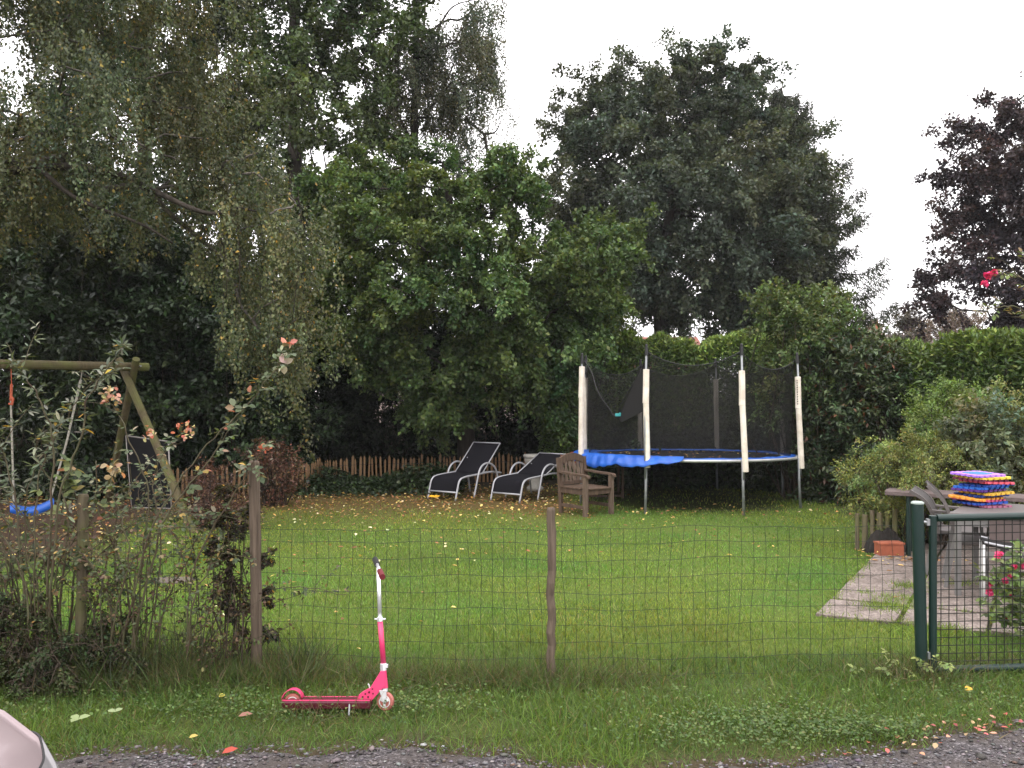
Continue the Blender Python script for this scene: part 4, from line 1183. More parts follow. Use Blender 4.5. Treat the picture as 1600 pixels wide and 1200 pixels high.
for dy in (-0.019, 0.019):
    mb.prism([(S(u, v).x, S(u, v).z) for u, v in ((592.5, 1081), (604, 1081), (604, 1092), (606, 1097), (602, 1101), (598, 1097))], dy - 0.003, dy + 0.003, MY)
mb.box(S(598.5, 1082), (0.040, 0.044, 0.006))
mb.build('fork', M['chrome'], t, bevel=0.001)


def small_wheel(c, rad, w, name='wheel', yaw=0.0):
    rot = Matrix.Rotation(yaw, 3, 'Z')
    def put(mb, n0):
        for i in range(n0, len(mb.v)):
            p = mb.v[i]; q = rot @ Vector((p[0], p[2], p[1])); mb.v[i] = tuple(Vector(c) + q)
        return mb
    mb = MB(); mb.lathe([(rad * 0.62, -w / 2), (rad * 0.92, -w / 2), (rad, -w / 4), (rad, w / 4), (rad * 0.92, w / 2), (rad * 0.62, w / 2)], 26); put(mb, 0)
    tw_ = mb.build(name, M['wheel'], t, smooth=False, bevel=0.001)
    mb = MB(); mb.lathe([(rad * 0.64, -w / 2 + 0.002), (rad * 0.64, w / 2 - 0.002)], 26); put(mb, 0); mb.build('hub', M['black'], tw_)
    mb = MB()
    for s in (-1, 1):
        n0 = len(mb.v); mb.lathe([(rad * 0.66, s * w / 2 - 0.0015), (rad * 0.66, s * w / 2 + 0.0015)], 26); put(mb, n0)
        n0 = len(mb.v); mb.lathe([(rad * 0.60, s * w / 2), (rad * 0.60, s * (w / 2 + 0.0018))], 26)
        put(mb, n0)
    for s in (-1, 1):
        mb2 = MB()
        for k in range(3):
            a_ = k * 2.094 + 0.52
            q0 = Vector((0, 0, 0)); n0 = len(mb2.v)
            mb2.add([(math.cos(a_ + 1.57) * rad * .14, math.sin(a_ + 1.57) * rad * .14, s * (w / 2 + .003)), (math.cos(a_) * rad * .55 + math.cos(a_ + 1.57) * rad * .17, math.sin(a_) * rad * .55 + math.sin(a_ + 1.57) * rad * .17, s * (w / 2 + .003)),
                     (math.cos(a_) * rad * .55 - math.cos(a_ + 1.57) * rad * .17, math.sin(a_) * rad * .55 - math.sin(a_ + 1.57) * rad * .17, s * (w / 2 + .003)), (-math.cos(a_ + 1.57) * rad * .14, -math.sin(a_ + 1.57) * rad * .14, s * (w / 2 + .003))], [(0, 1, 2, 3)])
            put(mb2, n0)
        mb2.build('spokes', M['white'], tw_, solid=0.002)
    # dark disc inside a white ring, three white spokes
    ring = MB()
    for s in (-1, 1):
        pr = [(rad * 0.66, s * (w / 2 + 0.0005)), (rad * 0.66, s * (w / 2 + 0.003)), (rad * 0.57, s * (w / 2 + 0.003)), (rad * 0.57, s * (w / 2 + 0.0005))]
        n0 = len(ring.v); ring.lathe(pr, 26)
        ring.f = ring.f[:-2]; put(ring, n0)
    ring.build('hub_ring', M['white'], tw_)
    return tw_


small_wheel(S(602, 1098.5), 0.050, 0.024, yaw=-0.28)
small_wheel(S(457, 1100), 0.048, 0.024)
mb = MB(); rows = []
for i in range(9):
    a_ = R(178 - i * 20)
    c = S(457, 1100); rr = 0.059
    rows.append([Vector((c.x + rr * math.cos(a_), SY + y, max(0.067, c.z + rr * math.sin(a_) * 1.15 + 0.004))) for y in (-0.026, -0.020, 0.020, 0.026)])
mb.grid(rows).build('rear_fender', M['pink'], t, smooth=True, solid=0.004)
MB().tube([S(548, 1099, -0.045), S(552, 1112, -0.13)], 0.005, 6).build('kickstand', M['galv'], t)

# =================================================================== TRAMPOLINE
TC = Vector((2.85, 14.2, 0)); TR = 1.80
t = thing('trampoline', 'round trampoline with black safety net and white foam pole sleeves', 'trampoline', TC)
angs = [R(-97 + 22.5 + 45 * k) for k in range(8)]
PT = []
RZ = 0.775
for k, a_ in enumerate(angs):
    d = Vector((math.cos(a_), math.sin(a_), 0))
    f = TC + d * TR
    off = Vector((random.uniform(-.02, .02), random.uniform(-.02, .02), 0))
    foot = f + d * (0.02 + random.uniform(-0.01, 0.03)); topz = 2.42 + random.uniform(-0.02, 0.02)
    if k == 1: topz = 2.34
    if k in (6,): topz = 2.36
    top = f - d * 0.015 + off + Vector((0, 0, topz))
    PT.append((f, top, d))
    lg = MB(); lg.tube([foot + Vector((0, 0, -0.05)), f + d * 0.012 + Vector((0, 0, 0.40)), f + d * 0.01 + Vector((0, 0, RZ - 0.01))], [0.021, 0.021, 0.024], 10)
    lg.tube([foot + (f - foot) * 0.35 + Vector((0, 0, 0.245)), foot + (f - foot) * 0.35 + Vector((0, 0, 0.253))], 0.024, 10)
    lg.build('leg', M['galv'], t, smooth=True)
    pl = MB(); pl.tube([f + d * 0.036 + Vector((0, 0, 0.50)), f + d * 0.036 + Vector((0, 0, 1.2)), top], 0.016, 10)
    po_ = pl.build('pole', M['galv'], t, smooth=True)
    z0, z1 = {0: (0.605, 2.07), 7: (0.655, 2.10), 1: (0.60, 2.02), 6: (0.76, 2.20)}.get(k, (0.68, 2.08))
    lo = f + d * 0.04
    def at_z(z): return lo + (top - lo) * ((z - 0.0) / topz) * Vector((1, 1, 0)).length / math.sqrt(2) if False else Vector((lo.x + (top.x - lo.x) * z / topz, lo.y + (top.y - lo.y) * z / topz, z))
    zm = z0 + (z1 - z0) * 0.66
    sw = {7: -0.045, 0: 0.05, 1: 0.035, 6: 0.03}.get(k, 0.02)
    sl = MB()
    tangent = Vector((-d.y, d.x, 0))
    tx = Vector((1, 0, 0))
    def bow(z): return at_z(z) + tx * (0.6 * abs(sw) * ((zm - z) / (zm - z0)) if z < zm else 0) * (1 if k in (0, 1, 7) else 0.4)
    sl.tube([bow(z0), bow(z0 + (zm - z0) * 0.3), bow(z0 + (zm - z0) * 0.7), bow(zm)], [0.044, 0.045, 0.043, 0.043], 12)
    sl.tube([at_z(zm - 0.01) + tx * -0.004, at_z((zm + z1) / 2), at_z(z1)], [0.047, 0.046, 0.046], 12)
    so = sl.build('foam_sleeve', M['foam'], po_, bevel=0.006)
    if k == 1:
        lt = MB()
        for i in range(11):
            z = z1 - 0.06 - i * 0.036
            c = at_z(z) + Vector((-0.026, -0.0405, 0))
            lt.box(c, (0.013, 0.006, 0.020)); 
            if i % 2: lt.box(c + Vector((0.006, 0, 0.010)), (0.010, 0.006, 0.005))
        lt.build('lettering', M['black'], so)
    cp = MB(); cp.tube([top - (top - lo).normalized() * 0.11, top + Vector((0, 0, 0.01))], 0.027, 10)
    cp.lathe([(0.020, 0.0), (0.022, 0.03), (0.012, 0.05)], 10, top + Vector((0, 0, 0.008)))
    cp.build('pole_cap', M['black'], po_)
ring = [TC + Vector((1.775 * math.cos(2 * math.pi * i / 64), 1.775 * math.sin(2 * math.pi * i / 64), RZ - 0.012)) for i in range(65)]
MB().tube(ring, 0.022, 10, cap=False).build('rim', M['rim'], t, smooth=True)
rows = []
for i in range(8):
    rr = 1.52 * i / 7
    rows.append([TC + Vector((rr * math.cos(2 * math.pi * j / 64), rr * math.sin(2 * math.pi * j / 64), RZ - 0.03 * (1 - (rr / 1.52) ** 2))) for j in range(65)])
MB().grid(rows).build('jump_mat', M['mat'], t, smooth=True)
sp = MB()
for i in range(72):
    a_ = 2 * math.pi * i / 72; d = Vector((math.cos(a_), math.sin(a_), 0))
    sp.tube([TC + d * 1.51 + Vector((0, 0, RZ)), TC + d * 1.765 + Vector((0, 0, RZ - 0.006))], 0.008, 5, cap=False)
so = sp.build('springs', M['steel'], t); so['kind'] = 'stuff'


def pad(a0, a1, ri, ro, drape, seed, n=70, lift=0.012, crump=0.0):
    rng = np.random.default_rng(seed); rows = []
    ph = rng.uniform(0, 6, 6)
    for i in range(n + 1):
        a_ = R(a0 + (a1 - a0) * i / n); d = Vector((math.cos(a_), math.sin(a_), 0)); q = i / n
        env = math.sin(math.pi * min(1, max(0, q))) ** 0.5
        row = []
        for j in range(11):
            s = j / 10
            w = crump * env * (0.5 * math.sin(46 * q + 5 * s + ph[0]) + 0.35 * math.sin(87 * q - 7 * s + ph[1]) + 0.3 * math.sin(23 * q + 9 * s + ph[2]))
            rr = ri + (ro - ri) * s
            z = RZ + lift + 0.015 * math.sin(math.pi * s) + w * (0.35 + s)
            over = rr - 1.79
            if over > 0:
                z -= drape * env * (over / 0.2) ** 1.2 * (1 + 0.10 * math.sin(19 * q + ph[3]) + 0.12 * math.sin(7 * q)); rr = 1.79 + over * 0.5
            row.append(TC + d * (rr + 0.6 * w) + Vector((0, 0, z)))
        rows.append(row)
    return MB().grid(rows)


pb = pad(18, 150, 1.52, 1.75, 0.0, 1, lift=0.016, crump=0.006)
pb.build('safety_pad', M['blue'], t, smooth=True, solid=0.012)
pad(-176, -102, 1.40, 2.02, 0.13, 2, n=120, lift=0.030, crump=0.016).build('safety_pad', M['blue'], t, smooth=True, solid=0.010)['label'] = 'bright blue pad crumpled and hanging over the rim'
pad(150, 184, 1.45, 1.86, 0.05, 3, n=40, lift=0.03, crump=0.02).build('safety_pad', M['blue'], t, smooth=True, solid=0.010)
pad(-102, 18, 1.55, 1.735, 0.0, 4, lift=0.004, crump=0.010).build('safety_pad', M['blue'], t, smooth=True, solid=0.008)

# net panels between the poles
def net_panel(k, hole=False):
    f0, t0, d0 = PT[k]; f1, t1, d1 = PT[(k + 1) % 8]
    A0 = t0 - Vector((0, 0, 0.06)) - d0 * 0.03; A1 = t1 - Vector((0, 0, 0.06)) - d1 * 0.03
    B0 = f0 - d0 * 0.12; B1 = f1 - d1 * 0.12
    rows = []
    n = 20
    for i in range(n + 1):
        s = i / n
        if hole:   # the open doorway: its two flaps pulled apart into a V
            q = 1 - s    # 0 at the outer left pole
            zt = float(np.interp(q, [0, 0.10, 0.47, 0.53, 1.0], [2.25, 2.14, 1.42, 1.40, 2.30]))
        else:
            zt = A0.z + (A1.z - A0.z) * s - 0.80 * s * (1 - s)
            if k == 1: zt = A0.z + (A1.z - A0.z) * s - 0.9 * s * (1 - s)
        top = A0 + (A1 - A0) * s; bot = B0 + (B1 - B0) * s
        inw = -(top + bot - TC * 2); inw.z = 0; inw.normalize()
        row = []
        for j in range(13):
            q = j / 12
            p = top + (bot - top) * q; z = zt + (RZ + 0.015 - zt) * q
            bulge = (0.05 * math.sin(math.pi * s) * math.sin(math.pi * q) + 0.018 * math.sin(9 * s + 2 * k) * math.sin(5 * q + k))
            if hole: bulge += 0.03 * math.sin(17 * s + 6 * q)
            row.append(Vector((p.x, p.y, z)) + inw * bulge)
        rows.append(row)
    nb = MB().grid(rows)
    hem = [r_[0] for r_ in rows]
    return nb, hem


nb = MB(); hm_ = MB()
for k in range(8):
    # panel from pole k to k+1; k=6 spans outer left (6) -> front left (7)
    b_, hem = net_panel(k, hole=(k == 6))
    if k == 6:
        b_, hem = net_panel(6, True) if False else (b_, hem)
    nb.add(b_.v, b_.f); hm_.tube(hem, 0.006, 5, cap=False)
# the loose flap folded back against the front left pole
f7, t7, d7 = PT[7]; f6, t6, d6 = PT[6]
A = t7 - Vector((0, 0, 0.10)) - d7 * 0.05; W = (t6 - t7); W.z = 0
nt_o = nb.build('net', M['net'], t, smooth=True)
hm_.build('net_hem', M['black'], nt_o)
rows = []
for i in range(9):
    s = i / 8
    up = Vector((A.x, A.y, A.z)) + W * 0.45 * s + Vector((0, 0, -0.92 * s)); dn = Vector((A.x, A.y, A.z - 0.80)) + W * 0.40 * s + Vector((0, 0, -0.20 * s))
    rows.append([up + (dn - up) * j / 5 + Vector((0, -0.03, 0)) for j in range(6)])
MB().grid(rows).build('net_flap', mat_plain('doubled_net', (0.010, 0.0095, 0.009), 0.8), t, smooth=True)
cpt = P(966, 648, 13.1)
MB().box(cpt, (0.085, 0.03, 0.045)).box(cpt + Vector((0.03, -0.01, 0.02)), (0.03, 0.03, 0.03)).build('net_clip', mat_plain('teal_clip', (0.05, 0.36, 0.36), 0.5), t, bevel=0.008)
tr_ob = bpy.data.objects['trampoline']; tr_ob.rotation_euler = (R(-1.4), 0, 0); tr_ob.location.z = -0.03   # settled a little at the back
lv = 60
aa = RNG.uniform(0, 6.28, lv); rr = 1.4 * np.sqrt(RNG.random(lv))
o = leaves('fallen_leaves', np.column_stack([TC.x + rr * np.cos(aa), TC.y + rr * np.sin(aa), RZ - 0.026 - 0.0244 * (rr * np.sin(aa))]), np.column_stack([np.cos(aa * 3), np.sin(aa * 3), np.full(lv, 0.2)]), np.tile([0, 0, 1.0], (lv, 1)), 0.06, 0.04, pick(RNG, LP, lv), M['leaf_dull'], None, shape=6)
tag(o, kind='stuff')

# =================================================================== SUN LOUNGERS
def lounger(label, loc, rz, back):
    t = thing('sun_lounger', label, 'sun lounger', loc, rz, 'black sun loungers in front of the paling fence')
    w = 0.29
    fr = MB()
    for s in (-1, 1):
        x = s * w
        fr.tube(arc_pts([(x, -0.06, 0.0), (x, 0.00, 0.20), (x, 0.05, 0.315), (x, 0.17, 0.365), (x, 0.55, 0.385), (x, 0.95, 0.40), (x, 1.25, 0.36)], 5), 0.016, 8)
    fr.tube([(-w, -0.025, 0.13), (w, -0.025, 0.13)], 0.014, 8)
    fr.tube([(-w, 1.25, 0.36), (w, 1.25, 0.36)], 0.014, 8)
    fr.build('frame', M['silver'], t, smooth=True, local=True)
    for s in (-1, 1):
        x = s * (w + 0.035)
        MB().tube(arc_pts([(x, 0.40, 0.0), (x, 0.47, 0.22), (x, 0.55, 0.44), (x, 0.66, 0.54), (x, 0.82, 0.56), (x, 1.00, 0.48), (x, 1.10, 0.28), (x, 1.16, 0.0)], 5), 0.016, 8).build('armrest', M['silver'], t, smooth=True, local=True)
    bl = MB()
    b0 = Vector((0, 0.68, 0.385)); b1 = Vector((0, back[0], back[1]))
    for s in (-1, 1):
        bl.tube([(s * w, b0.y, b0.z), (s * w, b1.y, b1.z)], 0.010, 8)
    bl.tube([(-w, b1.y, b1.z), (w, b1.y, b1.z)], 0.010, 8)
    bl.tube([(-w * 0.8, (b0.y + b1.y) / 2, (b0.z + b1.z) / 2), (-w * 0.8, b1.y - 0.05, 0.38)], 0.008, 6)
    bl.build('back_frame', M['silver'], t, smooth=True, local=True)
    def sling(name, path, hw, sag):
        rows = []
        for i, p in enumerate(arc_pts(path, 5)):
            rows.append([Vector((hw * (2 * j / 8 - 1), p.y, p.z - sag * (1 - (2 * j / 8 - 1) ** 2))) for j in range(9)])
        MB().grid(rows).build(name, M['sling'], t, smooth=True, local=True, solid=0.006)
    sling('seat_sling', [(0, -0.018, 0.145), (0, 0.00, 0.20), (0, 0.05, 0.315), (0, 0.17, 0.365), (0, 0.45, 0.38), (0, 0.68, 0.385)], w - 0.005, 0.012)
    sling('back_sling', [tuple(b0), tuple((b0 + b1) / 2 + Vector((0, 0.012, -0.012))), tuple(b1)], w - 0.005, 0.01)
    return t


lounger('black sun lounger with steep backrest, the left one before the paling fence', (-1.13, 14.30, 0), R(-34), (1.22, 0.88))
lounger('black sun lounger leaning further back beside the wooden armchair', (-0.08, 14.02, 0), R(-36), (1.36, 0.70))

# =================================================================== OLD WOODEN ARMCHAIR
t = thing('garden_armchair', 'weathered wooden slatted garden armchair left of the trampoline', 'chair', (1.08, 12.67, 0), R(38))
HW, FD, BD = 0.255, -0.27, 0.27
for s in (-1, 1):
    MB().beam((s * HW, FD, -0.03), (s * HW, FD, 0.555), 0.062, 0.062, (0, 1, 0)).build('leg', M['teak_grey'], t, local=True, bevel=0.006)
    mb = MB(); q = arc_pts([(s * HW, BD - 0.02, -0.03), (s * HW, BD, 0.35), (s * HW, BD + 0.05, 0.80)], 3)
    for i in range(len(q) - 1): mb.beam(q[i], q[i + 1] + (q[i + 1] - q[i]) * 0.02, 0.052, 0.052, (0, 1, 0))
    mb.build('leg', M['teak'], t, local=True, bevel=0.004)
    mb = MB(); q = arc_pts([(s * HW, BD + 0.02, 0.60), (s * HW, 0.0, 0.585), (s * HW, FD - 0.02, 0.575), (s * HW, FD - 0.07, 0.55)], 4)
    rows = [[p + Vector((x, 0, z)) for x, z in ((-0.036, 0.014), (0.036, 0.014), (0.036, -0.016), (-0.036, -0.016), (-0.036, 0.014))] for p in q]
    mb.grid(rows); mb.f += [(len(mb.v) - 5, len(mb.v) - 4, len(mb.v) - 3, len(mb.v) - 2), (3, 2, 1, 0)]
    mb.build('armrest', M['teak'], t, local=True, bevel=0.003)
    MB().beam((s * HW, FD + 0.03, 0.12), (s * HW, BD - 0.03, 0.12), 0.03, 0.045).build('stretcher', M['teak'], t, local=True)
    MB().beam((s * HW, FD + 0.03, 0.335), (s * HW, BD - 0.03, 0.335), 0.03, 0.07).build('seat_rail', M['teak'], t, local=True)
mb = MB()
for i in range(6):
    y = FD - 0.03 + i * 0.102
    mb.beam((-HW - 0.03 if i else -HW + 0.035, y + 0.03, 0.385), (HW + 0.03 if i else HW - 0.035, y + 0.03, 0.38), 0.085, 0.020)
mb.build('seat', M['teak'], t, local=True, bevel=0.003)
MB().beam((-HW + 0.03, FD, 0.335), (HW - 0.03, FD, 0.335), 0.03, 0.07).build('seat_rail', M['teak'], t, local=True)
mb = MB(); rows = []
for i in range(13):
    x = -HW + 2 * HW * i / 12; k = 1 - (2 * i / 12 - 1) ** 2
    rows.append([Vector((x, BD + 0.045 + dy, 0.735 + 0.075 * k + dz)) for dy, dz in ((-0.02, 0.055), (0.02, 0.055), (0.02, -0.05), (-0.02, -0.05), (-0.02, 0.055))])
mb.grid(rows); mb.build('top_rail', M['teak'], t, local=True, bevel=0.004)
MB().beam((-HW, BD + 0.01, 0.43), (HW, BD + 0.01, 0.43), 0.035, 0.05).build('back_rail', M['teak'], t, local=True)
for i in range(6):
    x = -HW + 0.055 + i * (2 * HW - 0.11) / 5
    k = 1 - (x / HW) ** 2; mb = MB(); rows = []
    for j in range(10):
        z = 0.45 + j / 9 * (0.26 + 0.07 * k)
        wv = 0.027 + 0.009 * math.sin(j * 1.4 + i * 2.0); dx = 0.004 * math.sin(j * 1.1 + i)
        y = BD + 0.015 + 0.03 * j / 9
        rows.append([Vector((x + dx - wv, y - .007, z)), Vector((x + dx + wv, y - .007, z)), Vector((x + dx + wv, y + .007, z)), Vector((x + dx - wv, y + .007, z)), Vector((x + dx - wv, y - .007, z))])
    mb.grid(rows).build('slat', M['teak_grey'], t, local=True)

# second old chair frame standing behind it, under the trampoline edge
t = thing('wire_cage', 'dark wire pet run behind the wooden armchair under the trampoline', 'cage', (1.55, 14.6, 0))
x0, x1, y0, y1 = 1.25, 1.85, 14.45, 15.0
mb = MB()
for x in (x0, x1):
    for y in (y0, y1): mb.beam((x, y, 0), (x, y, 0.62), 0.035, 0.035, (0, 1, 0))
for z in (0.04, 0.60):
    mb.beam((x0, y0, z), (x1, y0, z), 0.03, 0.03); mb.beam((x0, y1, z), (x1, y1, z), 0.03, 0.03); mb.beam((x0, y0, z), (x0, y1, z), 0.03, 0.03); mb.beam((x1, y0, z), (x1, y1, z), 0.03, 0.03)
mb.build('frame', M['teak'], t)
mb = MB()
for i in range(1, 12): mb.tube([(x0 + 0.05 * i, y0, 0.04), (x0 + 0.05 * i, y0, 0.6)], 0.002, 4, cap=False)
for i in range(1, 11): mb.tube([(x0, y0, 0.04 + 0.052 * i), (x1, y0, 0.04 + 0.052 * i)], 0.002, 4, cap=False)
mb.build('wire_mesh', M['rust_wire'], t)

# =================================================================== PALING FENCE
t = thing('paling_fence', 'low chestnut paling fence curving behind the loungers', 'fence', (-3, 15.8, 0))
path = arc_pts([(-5.9, 13.6, 0), (-4.9, 14.3, 0), (-4.15, 14.6, 0), (-3.65, 15.2, 0), (-3.1, 16.3, 0), (-1.0, 17.0, 0), (0.6, 17.25, 0)], 12)
dist = [0]
for i in range(1, len(path)): dist.append(dist[-1] + (path[i] - path[i - 1]).length)
n = 98
pos = []
for i in range(n):
    s = dist[-1] * (i + 0.5) / n; k = max(j for j in range(len(dist)) if dist[j] <= s)
    k = min(k, len(path) - 2); q = (s - dist[k]) / (dist[k + 1] - dist[k]); p = path[k] + (path[k + 1] - path[k]) * q
    pos.append(p)
    d = (path[k + 1] - path[k]).normalized(); h = random.uniform(0.50, 0.60); w = random.uniform(0.028, 0.046)
    l = d * random.uniform(-0.025, 0.025)
    e = Vector((0, 0, 1)); nn = d.cross(e)
    a0 = p - d * w / 2; a1 = p + d * w / 2
    vs = [a0 - nn * .009, a1 - nn * .009, a1 + nn * .009, a0 + nn * .009]
    vs += [x_ + Vector((0, 0, h - 0.05)) + l for x_ in vs[:4]]
    tipp = p + d * random.uniform(-0.008, 0.008) + Vector((0, 0, h)) + l
    MB().add(vs + [tipp], [(3, 2, 1, 0), (0, 1, 5, 4), (1, 2, 6, 5), (2, 3, 7, 6), (3, 0, 4, 7), (4, 5, 8), (5, 6, 8), (6, 7, 8), (7, 4, 8)]).build('picket', M['paling'], t)
mb = MB()
for z in (0.14, 0.40):
    mb.tube([p + Vector((0.0, -0.012, z)) for p in pos], 0.003, 4); mb.tube([p + Vector((0.0, 0.012, z)) for p in pos], 0.003, 4)
mb.build('tie_wire', M['rust_wire'], t)

# stone urn and terracotta planters by the loungers
b_ = P(836, 735, 15.6); b_.z = 0
t = thing('stone_urn', 'pale stone urn on a foot behind the right lounger', 'urn', b_)
MB().lathe([(0.15, 0), (0.15, 0.06), (0.10, 0.10), (0.08, 0.30), (0.10, 0.36), (0.16, 0.45), (0.19, 0.54), (0.19, 0.60)], 18, b_).build('bowl', M['stone'], t, smooth=True)
MB().lathe([(0.205, 0.60), (0.215, 0.625), (0.205, 0.65), (0.15, 0.645)], 18, b_).build('lip', M['stone'], t)
q0 = P(893, 700, 15.0); q0.z = 0
t = thing('plant_stand', 'dark wooden stand for flower pots hidden behind the armchair', 'stand', q0)
MB().box(q0 + Vector((0, 0, 0.53)), (0.50, 0.30, 0.03)).build('shelf', M['plank'], t)
for dx in (-.22, .22):
    for dy in (-.12, .12): MB().beam(q0 + Vector((dx, dy, 0)), q0 + Vector((dx, dy, 0.515)), 0.03, 0.03, (0, 1, 0)).build('leg', M['plank'], t)
for lab, dx, w, h in (('terracotta flower pot above the armchair back, the taller right one', 0.06, 0.085, 0.19), ('lower terracotta flower pot left of the taller one above the armchair', -0.12, 0.075, 0.14)):
    q = q0 + Vector((dx, 0, 0.545))
    tt = thing('flower_pot', lab, 'pot', q, 0, 'terracotta pots behind the armchair')
    MB().lathe([(w * 0.68, 0), (w * 0.9, h - 0.045), (w, h - 0.045), (w * 1.02, h), (w * 0.88, h), (w * 0.86, h - 0.02)], 16, q).build('body', M['terra'], tt)
    MB().lathe([(w * 0.86, h - 0.03), (w * 0.5, h - 0.022), (0.01, h - 0.02)], 16, q).build('potting_soil', M['soil'], tt)

g = G(268, 907)
mb = MB(); mb.prism([(g.x - 0.20, g.y - 0.10), (g.x + 0.12, g.y - 0.13), (g.x + 0.22, g.y + 0.02), (g.x + 0.14, g.y + 0.12), (g.x - 0.16, g.y + 0.10)], -0.03, 0.012)
tag(mb.build('stepping_stone', M['plank'], bevel=0.008), 'flat pale stepping stone in the lawn behind the rose canes', 'stone')

# =================================================================== SWING
bd = Vector((-0.74, -0.67, 0)).normalized()
A = Vector((-5.30, 12.30, 2.13))
def swing_frame(t, A, base1, base2, top1, top2):
    for bs, tp_ in ((base1, top1), (base2, top2)):
        bs = Vector(bs); tp_ = Vector(tp_)
        MB().tube([bs + Vector((0, 0, -0.05)), bs + (tp_ - bs) * 0.5, tp_], [0.056, 0.054, 0.052], 12).build('leg', M['round_wood'], t, smooth=False, bevel=0.004)


t = thing('swing_set', 'mossy round timber swing frame with crossed legs at the left edge', 'swing set', (-5.8, 11.8, 0))
MB().tube([A - bd * 0.12, A + bd * 1.4, A + bd * 2.9], [0.060, 0.062, 0.064], 14).build('beam', M['round_wood'], t, smooth=False, bevel=0.004)
b1 = Vector((-4.02, 10.95, 0)); b2 = Vector((-6.45, 13.75, 0))
t1 = P(186, 562, 12.42); t2 = P(213, 561, 12.12)
swing_frame(t, A, b1, b2, t1, t2)
sh = bd * 2.75
swing_frame(t, A, b1 + sh, b2 + sh, t1 + sh, t2 + sh)
mb = MB()
for q in (A + bd * 0.02, A + bd * 2.7): mb.tube([q + Vector((0.08, -0.10, 0.01)), q + Vector((-0.08, 0.10, 0.0))], 0.012, 8)
mb.build('bolt', M['steel'], t)

sl_ = Vector((-6.40, 11.10, 0.315)); sr = Vector((-6.04, 11.30, 0.350))
t = thing('swing', 'bright blue curved swing seat hanging from the timber beam', 'swing', (sl_ + sr) / 2)
rows = []
ax = (sr - sl_); pr = Vector((-ax.y, ax.x, 0)).normalized()
for i in range(15):
    s = i / 14; c = sl_ + ax * (s * 1.2 - 0.1) + Vector((0, 0, -0.075 * math.sin(math.pi * s)))
    rows.append([c + pr * w + Vector((0, 0, z)) for w, z in ((-0.10, -0.075), (-0.09, 0.015), (0, 0.004), (0.09, 0.015), (0.10, -0.075))])
MB().grid(rows).build('seat', M['blue'], t, smooth=True, solid=0.02)
la = A + bd * 1.62; ra = A + bd * 0.76
q = P(18, 600, 11.2); q2 = P(17, 626, 11.2)
mb = MB(); mb.tube([sl_ + Vector((0, 0, 0.0)), q2], 0.013, 7); mb.build('rope', M['rope'], t)
mb = MB(); mb.tube([q2, q], 0.017, 7); mb.tube([q2 + Vector((0, 0, 0.06)), q2 + Vector((0.04, -0.02, 0.02)), q2 + Vector((0.03, -0.03, -0.05)), q2 + Vector((-0.01, -0.02, -0.04))], 0.016, 7)
mb.tube([q, la + Vector((0, 0, -0.05))], 0.006, 5); mb.build('rope', M['rope_red'], t)['label'] = 'orange red knotted rope end'
mb = MB(); qq = P(126, 594, 11.75); mb.tube([sr, sr + (qq - sr) * 0.5 + Vector((0.02, 0, -0.01)), qq], [0.012, 0.014, 0.018], 7); mb.tube([qq, ra + Vector((0, 0, -0.05))], 0.006, 5); mb.build('rope', M['rope'], t)

# dark board propped behind the swing leg
q00, q10, q11, q01 = P(206, 790, 13.15), P(268, 797, 13.0), P(263, 690, 13.25), P(197, 681, 13.4)
q00.z = 0.02; q10.z = 0.02
t = thing('framed_board', 'dark grey board in a thin pale frame propped behind the swing leg', 'board', (q00 + q10) / 2)
nrm = (q10 - q00).cross(q01 - q00).normalized()
mb = MB(); vs = [p + nrm * o_ for o_ in (-0.008, 0.008) for p in (q00, q10, q11, q01)]
mb.add(vs, [(3, 2, 1, 0), (4, 5, 6, 7), (0, 1, 5, 4), (1, 2, 6, 5), (2, 3, 7, 6), (3, 0, 4, 7)]).build('panel', M['panel'], t)
mb = MB()
for p, q in ((q00, q10), (q10, q11), (q11, q01), (q01, q00)): mb.tube([p, q], 0.012, 8)
mb.build('frame', M['pale'], t, smooth=True)

# =================================================================== PATIO CORNER
# plank table
e2 = Vector((0.875, -0.484, 0)); e1 = Vector((0.484, 0.875, 0))
c0 = Vector((4.02, 9.30, 0.70))
t = thing('plank_table', 'long dark plank table with green legs under the feathery bush', 'table', c0 + e2 * 1.0 + e1 * 0.2 - Vector((0, 0, 0.70)))
for i in range(3):
    a_ = c0 + e1 * (0.068 + 0.145 * i) - Vector((0, 0, 0.022)) - e2 * random.uniform(0, 0.02)
    MB().beam(a_, a_ + e2 * 2.1, 0.138, 0.042).build('plank', M['plank'], t, bevel=0.004)
for k in (0.22, 1.85):
    for w in (0.06, 0.37):
        p = c0 + e2 * k + e1 * w; p.z = 0
        MB().tube([p, p + Vector((0, 0, 0.655))], 0.024, 10).build('leg', M['green_metal'], t)
    p = c0 + e2 * k; MB().beam(p + e1 * 0.05 - Vector((0, 0, 0.066)), p + e1 * 0.40 - Vector((0, 0, 0.066)), 0.04, 0.04).build('crossbar', M['green_metal'], t)
p = P(1458, 740, 9.95); p.z = 0
tag(MB().beam(p, p + Vector((-0.06, 0, 0.86)), 0.10, 0.10, (0, 1, 0)).build('wooden_post', M['plank'], bevel=0.006), 'dark leaning square post behind the plank table', 'post')
t = thing('log_edging', 'row of upright wooden stakes edging the bed under the plank table', 'edging', (3.98, 9.62, 0))
for i in range(6):
    q = Vector((3.86 + 0.075 * i, 9.66 - 0.02 * i, 0)); h = random.uniform(0.38, 0.50)
    MB().tube([q, q + Vector((0, 0, h))], random.uniform(0.022, 0.034), 8).build('stake', M['post_mossy'], t, bevel=0.004)
q0 = Vector((3.92, 9.22, 0.0))
t = thing('planter_box', 'terracotta trough planter on the patio corner', 'planter', q0 + Vector((0.13, 0, 0)))
